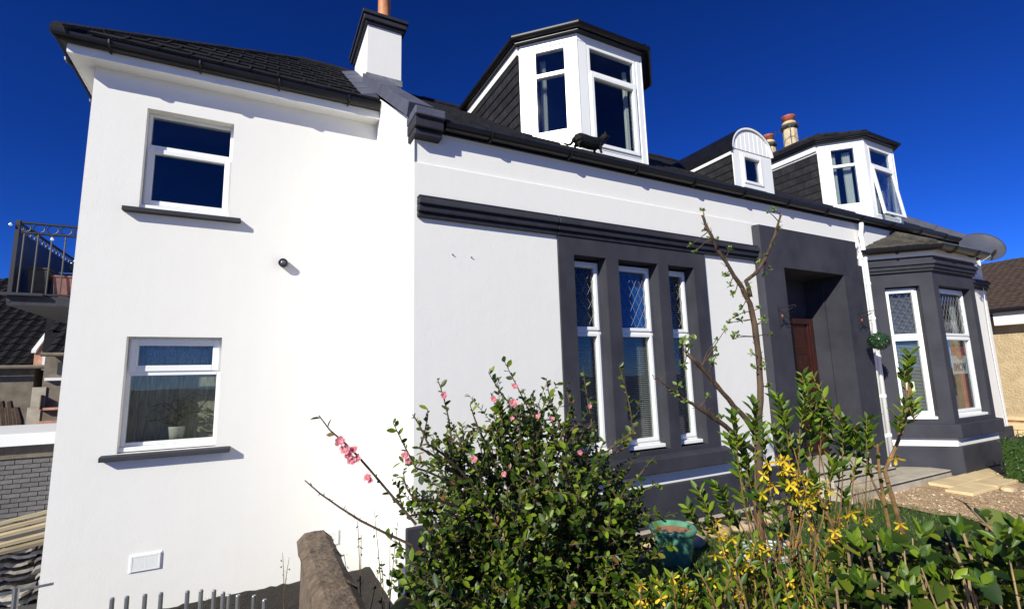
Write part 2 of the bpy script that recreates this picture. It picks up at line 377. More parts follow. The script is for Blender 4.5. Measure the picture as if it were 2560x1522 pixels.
# gravel in front of the bay
g = MB(); nx, ny = 40, 20
for j in range(ny+1):
    for i in range(nx+1):
        y = 1.0+3.5*j/ny; xl = 7.35+.35*math.sin(y*1.7)+(3.6-y)*.32*(1 if y < 3.6 else 0); x = xl+(13.88-xl)*i/nx
        g.v.append((x, y, .016+random.uniform(-.004, .004)))
g.f = [(j*(nx+1)+i, j*(nx+1)+i+1, (j+1)*(nx+1)+i+1, (j+1)*(nx+1)+i) for j in range(ny) for i in range(nx)]
struct(g.build('gravel_path', 'gravel_bed', smooth=True))
def pebbles(name, n, mt, region, size, z, label):
    m = MB(); rnd = random.Random(5+n)
    for _ in range(n):
        x, y = region(rnd); s_ = size*rnd.uniform(.5, 1.4); a = rnd.uniform(0, 6.28); h = s_*rnd.uniform(.4, .8); ca, sa = math.cos(a), math.sin(a)
        pts = [(s_,0,0),(0,s_*.7,0),(-s_,0,0),(0,-s_*.7,0)]
        q = [(x+px*ca-py*sa, y+px*sa+py*ca, z+rnd.uniform(-.1,.3)*s_) for px, py, _ in pts]
        m.add(q+[(x+rnd.uniform(-.3,.3)*s_, y+rnd.uniform(-.3,.3)*s_, z+h)], [(0,1,4),(1,2,4),(2,3,4),(3,0,4)])
    o = m.build(name, mt, kind='stuff'); o['label'] = label; o['category'] = 'gravel'; return o
def reg_gravel(r):
    while True:
        y = r.uniform(1.6, 4.45); x = 7.4+(r.random()**1.5)*6.2
        if not (8.5 < x < 12.3 and 3.2 < y < 3.8) and x > 7.35+.35*math.sin(y*1.7)+(3.6-y)*.32: return x, y
pebbles('gravel', 5200, 'pebble_a', reg_gravel, .014, .016, 'tan gravel spread in front of the bay window')
pebbles('gravel', 1300, 'pebble_b', reg_gravel, .014, .016, 'brown stones mixed into the gravel in front of the bay')
pebbles('gravel', 700, 'pebble_c', reg_gravel, .015, .016, 'pale stones mixed into the gravel in front of the bay')
# paving slabs on the gravel (the path itself is one piece of the setting, each slab a part)
path = MB(); path.box(8.52, 12.4, 3.19, 3.83, .004, .020); path = struct(path.build('paved_path', 'gravel_bed'))
rnd = random.Random(4)
for i in range(5):
    for j in range(2):
        x0 = 8.55+i*.76+(.30 if j else 0); y0 = 3.20+j*.315
        mm = MB(); e = lambda: rnd.uniform(-.006, .006)
        a, b, c, d = x0+.006, x0+.752, y0+.006, y0+.309
        mm.hexa([(a+e(),c+e(),.006),(b+e(),c+e(),.006),(b+e(),d+e(),.006),(a+e(),d+e(),.006),(a,c,.055+e()),(b,c,.055+e()),(b,d,.055+e()),(a,d,.055+e())])
        mm.build('paving_slab', 'sandstone', path, bevel=.008)

# ================================================================== THE HOUSE
YM, YE, XC = 4.5, 6.32, 1.30             # main front, extension front, gable wall
XR = 14.1
ROOF_S = .683
def roof_z(y): return 4.33 + ROOF_S*(y-4.36)
RIDGE_Y = 7.6; RIDGE_Z = roof_z(RIDGE_Y)
house = thing('house', 'white rendered house with charcoal window surrounds, slated dormers and a taller side extension', 'house', (1.3, 4.5, 0))
PM = Plane((0, YM), (1, YM)); PE = Plane((0, YE), (1, YE))
# --- walls
m = MB()
bayL, bayR = 9.42, 12.23
wall_with_holes(m, PM, XC, XR, -.1, 3.91, [(3.10,5.16,.86,3.13),(6.80,8.50,.36,3.30),(bayL+.04,bayR-.04,.36,3.2)], .16)
m.quad(PM(XC,0,3.91),PM(XR,0,3.91),PM(XR,.022,3.925),PM(XC,.022,3.925))
m.quad(PM(XC,.022,3.925),PM(XR,.022,3.925),PM(XR,.022,4.34),PM(XC,.022,4.34))
BY = 11.0
m.quad((XR,YM,-.1),(XR,BY,-.1),(XR,BY,4.3),(XR,YM,4.3)); m.add([(XR,YM,4.3),(XR,BY,4.3),(XR,RIDGE_Y,RIDGE_Z)],[(0,1,2)])
m.quad((XR,BY,-.1),(XC,BY,-.1),(XC,BY,4.3),(XR,BY,4.3))
m.build('wall', 'white_render', house)
# gable wall of the main house facing the extension side
m = MB(); m.add([(XC,YM,-.55),(XC,YM,4.30),(XC,YM+.022,4.36),(XC,RIDGE_Y,RIDGE_Z-.02),(XC,BY,4.3),(XC,BY,-.55)],[(0,1,2,3,4,5)])
m.build('gable_wall', 'white_render', house)
m = MB(); m.add([(XC+.01,6.2,5.3),(XC+.01,8.4,7.17),(XC+.01,10.6,5.3)],[(0,1,2)]); m.build('gable_peak', 'white_render', house)
# extension
XE0 = -1.705
m = MB()
wall_with_holes(m, PE, XE0, XC, -.60, 5.22, [(-1.22,-.378,3.68,4.84),(-1.222,-.368,1.10,2.283)], .20)
m.quad((XE0,10.5,-.6),(XE0,YE,-.6),(XE0,YE,5.22),(XE0,10.5,5.22)); m.quad((XC,10.5,-.6),(XE0,10.5,-.6),(XE0,10.5,5.22),(XC,10.5,5.22))
m.build('extension_wall', 'white_render', house)
# extension windows
def ext_sill(z, u0, u1):
    s = MB(); s.hexa([PE(u0,-.085,z-.062),PE(u1,-.085,z-.062),PE(u1,.16,z-.05),PE(u0,.16,z-.05),PE(u0,-.085,z-.012),PE(u1,-.085,z-.012),PE(u1,.16,z+.012),PE(u0,.16,z+.012)])
    return s.build('stone_sill', 'grey_paint', house, bevel=.008)
ext_sill(3.675, -1.350, -.250); ext_sill(1.098, -1.345, -.228)
window(house, PE, -1.218, -.380, 3.735, 4.838, .115, 4.435, fw=.034, top_sash=False, sash=.042, roomdepth=1.6)
wl = window(house, PE, -1.220, -.370, 1.155, 2.281, .115, 1.905, fw=.036, low_sash=False, sash=.05, room='streaky_room', roomdepth=.19)
# net pelmet in the top light of the lower window
s = MB(); rnd = random.Random(3)
for i in range(46):
    x = -1.08+i*.0128; zz = 2.155; pts = []
    for k in range(7):
        pts.append((x+rnd.uniform(-.008,.008), YE+.26+rnd.uniform(-.003,.003), zz-k*.024))
    s.tube(pts, .0036, 4)
s.box(-1.10,-.47,YE+.258,YE+.262,2.155,2.166); s.build('net_pelmet', 'lace', wl)
# extension eaves: soffit, fascia, gutter, roof
OV = .25; ex0, ey0 = XE0-OV, YE-OV
m = MB(); m.box(XE0-.17, XC-.002, YE-.17, YE-.001, 5.205, 5.225); m.box(XE0-.17, XE0-.001, YE, 10.6, 5.205, 5.225); m.build('soffit', 'white_board', house)
m = MB(); m.box(XE0-.19, XC-.002, YE-.19, YE-.172, 5.20, 5.385); m.box(XE0-.19, XE0-.172, YE-.171, 10.6, 5.20, 5.385); m.build('fascia', 'white_board', house)
def gutter_run(parent, pts, r=.058, brackets=None, drop=.0, name='gutter', mt='black_plastic'):
    """half-round gutter swept along pts (rim height at z)"""
    m = MB(); pts = [Vector(p) for p in pts]; n = 9; rows = []
    for i, p in enumerate(pts):
        if i == 0: t = (pts[1]-p).normalized()
        elif i == len(pts)-1: t = (p-pts[i-1]).normalized()
        else: t = ((pts[i+1]-p).normalized()+(p-pts[i-1]).normalized()).normalized()
        h = Vector((t.y, -t.x, 0)).normalized()
        k = 1.0
        if 0 < i < len(pts)-1:
            cc = (p-pts[i-1]).normalized(); hh = Vector((cc.y,-cc.x,0)).normalized(); k = 1/max(.4, h.dot(hh))
        row = [p + h*(-math.cos(math.pi*j/n))*-1*r*k*1.0 + Vector((0,0,-math.sin(math.pi*j/n)*r)) for j in range(n+1)]
        row = row + [p + h*(-math.cos(math.pi*j/n))*r*.86*k*1.0 + Vector((0,0,-math.sin(math.pi*j/n)*r*.86)) for j in range(n+1)]
        rows.append(row)
    w_ = len(rows[0]); vs = [v for r_ in rows for v in r_]
    fs = [(i*w_+j, i*w_+(j+1)%w_, (i+1)*w_+(j+1)%w_, (i+1)*w_+j) for i in range(len(rows)-1) for j in range(w_)]
    fs += [tuple(range(w_))[::-1], tuple(range((len(rows)-1)*w_, len(rows)*w_))]
    m.add(vs, fs); gt = m.build(name, mt, parent, smooth=False)
    if brackets:
        for i in range(len(pts)-1):
            a, b = pts[i], pts[i+1]; L_ = (b-a).length; nn = max(1, int(L_/brackets)); d = (b-a).normalized(); h = Vector((d.y,-d.x,0))
            for q in range(nn):
                c = a + d*(L_*(q+.5)/nn); bm_ = MB()
                prof = [c + h*(-math.cos(math.pi*j/8))*(r+.012) + Vector((0,0,-math.sin(math.pi*j/8)*(r+.014))) for j in range(9)]
                bm_.tube(prof, .011, 5); bm_.build('gutter_bracket', mt, gt)
    return gt
gutter_run(house, [(XC-.01, ey0+.020, 5.372), (ex0+.020, ey0+.020, 5.362), (ex0+.020, 10.6, 5.362)], .078, .8)
PS = .78; W_ = 2.33; EZ = 5.395
A = (ex0, ey0, EZ); hipT = (ex0+W_, ey0+W_, EZ+PS*W_); rE = (XC+.02, ey0+W_, EZ+PS*W_)
m = MB(); m.add([A, (XC+.02, ey0, EZ), rE, hipT], [(0,1,2,3)]); m.add([(ex0, ey0+2*W_, EZ), A, hipT],[(0,1,2)]); m.add([(XC+.02, ey0+2*W_, EZ),(ex0, ey0+2*W_, EZ), hipT, rE],[(0,1,2,3)])
m.add([A,(XC+.02,ey0,EZ),(XC+.02,ey0,EZ-.04),(ex0,ey0,EZ-.04)],[(0,1,2,3)])
eroof = m.build('extension_roof', 'roof_tile', house)
tm = MB(); tm.hexa([(0,0,.012),(.296,0,.012),(.296,.40,.004),(0,.40,.004),(0,0,.042),(.296,0,.042),(.296,.40,.022),(0,.40,.022)])
tm.box(.270,.296,0,.38,.038,.045)
tile_me = tm.mesh('roof_tile', 'roof_tile')
ang = math.atan(PS); rnd = random.Random(8)
row = 0; t = -.03
while t*math.cos(ang) < W_-.12:
    h = t*math.cos(ang); x = XC-.02-(.15 if row % 2 else 0)
    while x-.30 > ex0+h+.02:
        x -= .30
        inst('roof_tile', tile_me, eroof, (x, ey0+h, EZ+h*PS+.004), (ang+rnd.uniform(-.006,.006), rnd.uniform(-.008,.008), rnd.uniform(-.006,.006)))
    row += 1; t += .325
# hip and ridge tiles
rm = MB(); n = 7
for k in range(2):
    pass
prof = [(.115*math.cos(math.pi*j/n), .085*math.sin(math.pi*j/n)) for j in range(n+1)]; prof2 = [(.095*math.cos(math.pi*j/n), .066*math.sin(math.pi*j/n)) for j in range(n+1)]
ringA = [(a, 0, b) for a, b in prof]+[(-.10, 0, -.06), (.10, 0, -.06)]; ringB = [(a*.93, .44, b*.93) for a, b in prof]+[(-.09, .44, -.06), (.09, .44, -.06)]
k = len(ringA); rm.add(ringA+ringB, [(j,(j+1)%k,k+(j+1)%k,k+j) for j in range(k)]+[tuple(range(k))[::-1], tuple(range(k,2*k))])
ridge_me = rm.mesh('ridge_tile', 'ridge_tile')
def ridge_line(parent, a, b, step=.41, sc=1.0, lift=.0, me=None):
    a, b = Vector(a), Vector(b); d = (b-a); L_ = d.length; d.normalize(); nn = max(1, round(L_/step)); st = L_/nn
    z = Vector((0,0,1)); x = d.cross(z).normalized(); zz = x.cross(d)
    Mx = Matrix((x, d, zz)).transposed()
    for i in range(nn):
        e = Euler((random.uniform(-.02,.02), random.uniform(-.03,.03), random.uniform(-.02,.02))).to_matrix()
        inst('ridge_tile', me or ridge_me, parent, a+d*(st*i)+zz*lift, Mx @ e, (sc, st/.41, sc))
ridge_line(eroof, Vector(A)+Vector((-.01,-.01,-.02)), hipT, lift=.0, sc=.9); ridge_line(eroof, hipT, rE, lift=.0, sc=.9)
# --- main roof: slate courses
m = MB(); nc = 13; yl = 4.40
for i in range(nc):
    y0 = yl+(RIDGE_Y-yl)*i/nc; y1 = yl+(RIDGE_Y-yl)*(i+1.25)/nc; y1 = min(y1, RIDGE_Y)
    x0, x1 = XC+.12, XR-.12
    z0, z1 = roof_z(y0), roof_z(y1)
    m.hexa([(x0,y0,z0+.004),(x1,y0,z0+.004),(x1,y1,z1-.01),(x0,y1,z1-.01),(x0,y0,z0+.030),(x1,y0,z0+.030),(x1,y1,z1+.004),(x0,y1,z1+.004)])
m.quad((XR,RIDGE_Y,RIDGE_Z),(XC,RIDGE_Y,RIDGE_Z),(XC,10.9,roof_z(4.3)),(XR,10.9,roof_z(4.3)))
mroof = m.build('roof', 'slate', house)
ridge_line(mroof, (1.9,RIDGE_Y,RIDGE_Z), (13.9,RIDGE_Y,RIDGE_Z), lift=-.01, sc=.85)
gutter_run(house, [(XR-.25, 4.432, 4.372), (1.60, 4.432, 4.345)], .066, .95)
# fascia boards behind the gutter
m = MB(); m.box(1.58, XR-.2, 4.494, 4.519, 4.275, 4.345); m.build('eaves_board', 'black_plastic', house)
# gable copings, left and right, built of separate stones
def coping(x0, x1, ya, yb, nst, lift):
    ang = math.atan(.73); L_ = (yb-ya)/math.cos(ang)/nst
    me = MB(); me.box(0, x1-x0, 0, L_-.008, -.055, .085); me = me.mesh('coping_stone', 'coping_grey')
    for i in range(nst):
        y = ya+(yb-ya)*i/nst; z = roof_z(4.5)+(y-4.5)*.73+lift
        inst('coping_stone', me, house, (x0, y, z), (ang, 0, random.uniform(-.004,.004)))
coping(1.235, 1.50, 4.52, 7.12, 4, .02)
coping(13.86, 14.16, 4.52, 7.5, 5, .02)
def skewputt(x0, x1):
    for (a, b, c, y0, mt) in ((4.165, 4.235, .00, 4.41, 'dark_moulding'), (4.237, 4.345, .008, 4.37, 'dark_moulding'), (4.347, 4.435, .014, 4.335, 'coping_grey')):
        s = MB(); s.box(x0-c, x1+c, y0, 4.66, a, b); s.build('skewputt', mt, house, bevel=.012)
skewputt(1.275, 1.565); skewputt(13.84, 14.14)
# lead flashing where the extension roof meets the coping
s = MB()
for i in range(5):
    y = 6.12+i*.40
    s.hexa([(1.06,y,EZ+(y-ey0)*PS+.055),(1.285,y,EZ+(y-ey0)*PS+.06),(1.285,y+.41,EZ+(y+.41-ey0)*PS+.045),(1.06,y+.41,EZ+(y+.41-ey0)*PS+.045),
            (1.06,y,EZ+(y-ey0)*PS+.066),(1.285,y,EZ+(y-ey0)*PS+.14),(1.285,y+.41,EZ+(y+.41-ey0)*PS+.13),(1.06,y+.41,EZ+(y+.41-ey0)*PS+.058)])
s.build('flashing', 'coping_grey', house)
# --- chimney on the gable
m = MB(); m.box(1.30, 1.832, 7.10, 8.25, 6.1, 7.30); ch = m.build('chimney', 'white_render', house)
m = MB(); m.box(1.285, 1.847, 7.085, 8.27, 6.36, 6.47); m.build('flashing', 'lead', ch)
for (e, a, b) in ((.035, 7.30, 7.345), (.07, 7.347, 7.43), (.095, 7.432, 7.485)):
    m = MB(); m.box(1.30-e, 1.832+e, 7.10-e, 8.25+e, a, b); m.build('chimney_cornice', 'dark_moulding', ch, bevel=.008)
def pot(parent, c, prof, mt, n=18, rot=0):
    m = MB(); m.lathe(prof, c, n, rot=rot); return m.build('chimney_pot', mt, parent, smooth=n > 10)
pot(ch, (1.60, 7.32, 7.485), [(.115,0),(.118,.03),(.105,.06),(.10,.55),(.125,.58),(.125,.63),(.10,.63),(.09,.5)], 'terracotta')
pot(ch, (1.50, 7.72, 7.485), [(.09,0),(.085,.18),(.085,.20)], 'white_paint'); pot(ch, (1.50, 7.72, 7.69), [(.10,0),(.115,.05),(.10,.12),(.08,.10)], 'dark_clay')
# --- chimney on the far gable, tall buff pots above the right dormer
m = MB(); m.box(13.65, 14.12, 7.6, 9.4, 6.0, 8.15); ch2 = m.build('chimney', 'sandstone', house)
m = MB(); m.box(13.57, 14.2, 7.52, 9.48, 8.15, 8.27); m.build('chimney_cornice', 'dark_moulding', ch2, bevel=.01)
for (y, h0, s_) in ((8.20, 8.27, 1.0), (8.90, 8.02, .96)):
    c = (13.9, y, h0); b = 'buff_clay'
    pot(ch2, c, [(.20*s_,0),(.19*s_,.60*s_)], b, 8, .39)
    pot(ch2, (c[0],y,h0+.602*s_), [(.205*s_,0),(.25*s_,.05),(.25*s_,.10),(.20*s_,.13)], 'dark_clay', 8, .39)
    pot(ch2, (c[0],y,h0+.735*s_+.01), [(.21*s_,0),(.18*s_,.08),(.155*s_,.10)], b, 16)
    pot(ch2, (c[0],y,h0+.845*s_+.01), [(.155*s_,0),(.165*s_,.10),(.19*s_,.13),(.19*s_,.17),(.15*s_,.18)], 'red_clay', 16)
# --- plinth, string course, sill and surround of the triple window
m = MB(); m.box(1.225, 6.35, YM-.055, YM-.001, -.12, .462); m.build('plinth', 'grey_paint', house, bevel=.012)
m = MB(); m.box(12.0, XR+.05, YM-.055, YM-.001, -.12, .462); m.build('plinth', 'grey_paint', house, bevel=.012)
def string_course(x0, x1):
    for (a, b, p, mt) in ((3.335, 3.385, .045, 'dark_moulding'), (3.387, 3.455, .075, 'dark_moulding'), (3.457, 3.520, .105, 'grey_paint'), (3.522, 3.55, .085, 'dark_moulding')):
        s = MB(); s.box(x0, x1, YM-p, YM-.001, a, b); s.build('string_course', mt, house, bevel=.010)
string_course(1.325, 2.94); string_course(2.945, 6.40); string_course(12.2, XR-.0)
PSur = Plane((0, YM-.028), (1, YM-.028))
m = MB(); holes = [(3.165,3.625,.86,3.128), (3.812,4.448,.86,3.128), (4.627,5.09,.86,3.128)]
wall_with_holes(m, PSur, 2.957, 5.312, .80, 3.333, holes, .23)
m.quad(PSur(2.957,0,.80),PSur(2.957,0,3.333),PSur(2.957,.026,3.333),PSur(2.957,.026,.80)); m.quad(PSur(5.312,0,3.333),PSur(5.312,0,.80),PSur(5.312,.026,.80),PSur(5.312,.026,3.333))
m.build('window_surround', 'grey_paint', house)
m = MB(); m.hexa([(2.86,YM-.12,.61),(5.415,YM-.12,.61),(5.415,YM-.002,.61),(2.86,YM-.002,.61),(2.86,YM-.12,.775),(5.415,YM-.12,.775),(5.415,YM-.002,.815),(2.86,YM-.002,.815)])
m.build('stone_sill', 'grey_paint', house, bevel=.012)
tw = []
for i, (a, b, c, d) in enumerate(holes):
    tw.append(window(house, PSur, a+.002, b-.002, .915, 3.10, .165, 2.262, fw=.042, sash=.028, lead=True, blind=(.97, 3.0), roomdepth=.8))
# blue film behind the middle top light
s = MB(); s.box(3.86, 4.40, YM+.2085, YM+.2095, 2.30, 3.05); s.build('blue_film', 'blue_film', tw[1])
# --- porch
YP = YM-.126
Pp = Plane((0, YP), (1, YP))
m = MB(); hole = (6.872, 8.428, .36, 3.256)
wall_with_holes(m, Pp, 6.39, 8.89, -.1, 3.86, [hole], .345)
m.quad(Pp(6.39,0,-.1),Pp(6.39,0,3.86),Pp(6.39,.124,3.86),Pp(6.39,.124,-.1)); m.quad(Pp(8.89,0,3.86),Pp(8.89,0,-.1),Pp(8.89,.124,-.1),Pp(8.89,.124,3.86)); m.quad(Pp(6.39,0,3.86),Pp(8.89,0,3.86),Pp(8.89,.124,3.875),Pp(6.39,.124,3.875))
# inner pair of jambs and the ceiling of the recess
m.quad((6.90,4.719,.36),(6.90,4.719,3.256),(6.90,5.05,3.256),(6.90,5.05,.36)); m.quad((8.398,4.719,3.256),(8.398,4.719,.36),(8.398,5.05,.36),(8.398,5.05,3.256))
m.quad((6.872,4.719,.36),(6.90,4.719,.36),(6.90,4.719,3.256),(6.872,4.719,3.256)); m.quad((8.398,4.719,.36),(8.428,4.719,.36),(8.428,4.719,3.256),(8.398,4.719,3.256))
m.quad((6.8,4.715,3.254),(8.5,4.715,3.254),(8.5,5.06,3.254),(6.8,5.06,3.254))
m.quad((6.85,5.04,2.60),(8.45,5.04,2.60),(8.45,5.04,3.26),(6.85,5.04,3.26))
m.build('door_surround', 'grey_paint', house)
m = MB(); m.box(8.892, 9.02, YP+.004, YM-.001, -.1, 3.46); m.build('door_pilaster', 'grey_paint', house, bevel=.015)
m = MB(); m.box(6.80, 8.50, 4.36, 5.10, .28, .362); m.build('threshold', 'concrete', house, bevel=.01)
# door frame, leaf, panels
m = MB(); m.box(6.90,7.00,4.94,5.03,.364,2.60); m.box(8.295,8.396,4.94,5.03,.364,2.60); m.box(7.0,8.295,4.94,5.03,2.50,2.60); dfr = m.build('door_frame', 'door_wood', house, bevel=.012)
for a, b in ((8.24,8.294),(7.002,7.06)):
    m = MB(); m.box(a,b,4.955,5.02,.366,2.498); m.build('door_stop', 'door_wood', dfr, bevel=.008)
m = MB(); m.box(7.062,8.238,4.985,5.035,.37,2.495); door = m.build('door', 'door_wood', house)
for (a, b) in ((7.13, 7.62), (7.68, 8.17)):
    for (c, d) in ((.48, .98), (1.12, 1.9), (2.0, 2.4)):
        for (e, y) in ((.0, 4.975), (.045, 4.968), (.09, 4.962)):
            m = MB(); m.box(a+e, b-e, y, 4.986, c+e, d-e); m.build('door_panel', 'door_wood', door, bevel=.006)
m = MB(); m.box(7.52,7.80,4.958,4.984,1.02,1.09); m.build('letter_plate', 'brass', door, bevel=.004)
m = MB(); m.lathe([(.0,0),(.02,.0),(.03,.02),(.025,.045),(0,.05)], (0,0,0), 14); hk = m.build('door_knob', 'brass', door, smooth=True); hk.location = (8.10, 4.984, 1.2); hk.rotation_euler = (R(90), 0, 0)
# --- downpipes between porch and bay
for (x, zt, br) in ((9.135, 3.83, 0), (9.275, 4.22, 1)):
    y = YM-.052; pts = [(x,y,.32),(x,y,zt)]
    if not br: pts = [(x,y,.32),(x,y,zt-.12),(x-.03,y,zt-.03),(x-.10,y,zt-.01),(x-.15,y,zt-.05)]
    else: pts = [(x,y,.32),(x,y,3.95),(x,y+.01,4.05),(x,4.43,4.2),(x,4.43,4.26)]
    m = MB(); m.tube(pts, .036, 12); dp = m.build('downpipe', 'upvc', house, smooth=True)
    for z in (.62, 1.25, 1.9, 2.55, 3.15, 3.6):
        m = MB(); m.lathe([(.036,0),(.043,.006),(.043,.05),(.036,.056)], (x,y,z), 14); m.box(x-.058,x+.058,y+.02,y+.05,z+.01,z+.045); m.build('pipe_clip', 'upvc', dp)
m = MB(); m.box(9.03, 9.40, YM-.013, YM-.002, .30, 3.34); m.build('white_strip', 'white_render', house)
# --- canted bay
BYF = 3.85; bl, br_ = 10.06, 11.60; dx = .65
corner = [(bl-dx, YM), (bl, BYF), (br_, BYF), (br_+dx, YM)]
bay_planes = [Plane(corner[i], corner[i+1]) for i in range(3)]
wz0, wz1 = .88, 3.11
bholes = []
for i, P in enumerate(bay_planes):
    L_ = P.len
    h = (.22, L_-.20, wz0, wz1) if i != 1 else (.17, L_-.17, wz0, wz1)
    bholes.append(h)
    m = MB(); wall_with_holes(m, P, 0, L_, .78, 3.36, [h], .18); m.build('bay_wall', 'grey_paint', house)
    m = MB(); m.quad(P(0,0,.44),P(L_,0,.44),P(L_,0,.79),P(0,0,.79)); m.build('bay_wall', 'white_render', house)
def bay_band(z0, z1, off, mt, name, z2=None, bev=.008):
    def offc(o):
        k = o*math.tan(R(22.5))
        return [(bl-dx-o*.7071*1.0-(0), YM-o*.7071+o*.7071), (bl-k, BYF-o), (br_+k, BYF-o), (br_+dx+o*.7071, YM)]
    a = offc(off); a[0] = (bl-dx-off*1.414, YM); a[3] = (br_+dx+off*1.414, YM)
    poly = [(x, y, z0) for x, y in a]; m = MB(); m.prism(poly, (0,0,z1-z0)); return m.build(name, mt, house, bevel=bev)
bay_band(-.1, .462, .055, 'grey_paint', 'plinth'); bay_band(.60, .815, .085, 'grey_paint', 'stone_sill')
bay_band(3.345, 3.39, .04, 'dark_moulding', 'cornice'); bay_band(3.392, 3.455, .065, 'dark_moulding', 'cornice'); bay_band(3.457, 3.515, .095, 'grey_paint', 'cornice'); bay_band(3.517, 3.60, .05, 'grey_paint', 'cornice')
bay_band(3.602, 3.72, .085, 'white_board', 'bay_fascia')
def offpts(o, z, flare=1.414): 
    k = o*math.tan(R(22.5)); return [(bl-dx-o*flare, YM, z), (bl-k, BYF-o, z), (br_+k, BYF-o, z), (br_+dx+o*flare, YM, z)]
gutter_run(house, [ (p[0],p[1],3.750) for p in offpts(.185, 0)][::-1], .085, .7)
e0 = offpts(.095, 3.785); t0 = [(bl-dx+.42, YM, 4.19), (bl+.42, YM-.01, 4.19), (br_-.42, YM-.01, 4.19), (br_+dx-.42, YM, 4.19)]
m = MB(); m.add([e0[0],e0[1],t0[1]],[(0,1,2)]); m.add([e0[1],e0[2],t0[2],t0[1]],[(0,1,2,3)]); m.add([e0[2],e0[3],t0[2]],[(0,1,2)]); broof = m.build('bay_roof', 'old_tile', house)
btile = MB(); btile.hexa([(0,0,.006),(.245,0,.006),(.245,.20,0),(0,.20,0),(0,0,.022),(.245,0,.022),(.245,.20,.012),(0,.20,.012)]); btile = btile.mesh('roof_tile', 'old_tile')
for (ea, eb, ta, tb) in ((e0[0],e0[1],t0[1],t0[1]), (e0[1],e0[2],t0[1],t0[2])):
    ea, eb, ta, tb = map(Vector, (ea, eb, ta, tb)); nrow = 5
    for r_ in range(nrow):
        f0 = r_/nrow; p0 = ea.lerp(ta, f0); p1 = eb.lerp(tb, f0); d = p1-p0; L_ = d.length; d.normalize()
        upv = ((ta+tb)*.5-(ea+eb)*.5); upv = (upv - d*upv.dot(d)).normalized(); zz = d.cross(upv); Mx = Matrix((d, upv, zz)).transposed()
        nt_ = max(1, int(L_/.25))
        for q in range(nt_): inst('roof_tile', btile, broof, p0+d*(L_*(q)/nt_)+zz*.004, Mx @ Euler((random.uniform(-.03,.03),0,random.uniform(-.03,.03))).to_matrix(), (L_/nt_/.25, 1, 1))
oldridge = ridge_me.copy(); oldridge.materials[0] = MATS['old_tile']
ridge_line(broof, Vector(e0[1])+Vector((0,0,.01)), Vector(t0[1]), sc=.75, lift=.012, me=oldridge); ridge_line(broof, Vector(e0[2]), Vector(t0[2]), sc=.75, lift=.012, me=oldridge)
bw = []
for i, P in enumerate(bay_planes):
    h = bholes[i]; bw.append(window(house, P, h[0]+.002, h[1]-.002, wz0+.05, wz1-.02, .12, 2.245, fw=.05, sash=.03, lead=True, blind=(1.0, 3.0) if i == 0 else None, roomdepth=1.0))
# pale curtain beside the front bay pane
P = bay_planes[1]; s = MB(); n = 16
for i in range(n):
    u = 1.18+.17*i/n; d = .27+.025*math.sin(i*2.2); u2 = 1.18+.17*(i+1)/n; d2 = .27+.025*math.sin((i+1)*2.2)
    s.quad(P(u,d,.95),P(u2,d2,.95),P(u2,d2,3.0),P(u,d,3.0))
s.build('curtain', 'curtain', bw[1])
P = bay_planes[0]
s = MB(); s.pbox(P, .38, .50, .134, .137, 1.34, 1.50); s.build('window_sticker', 'sticker', bw[0])
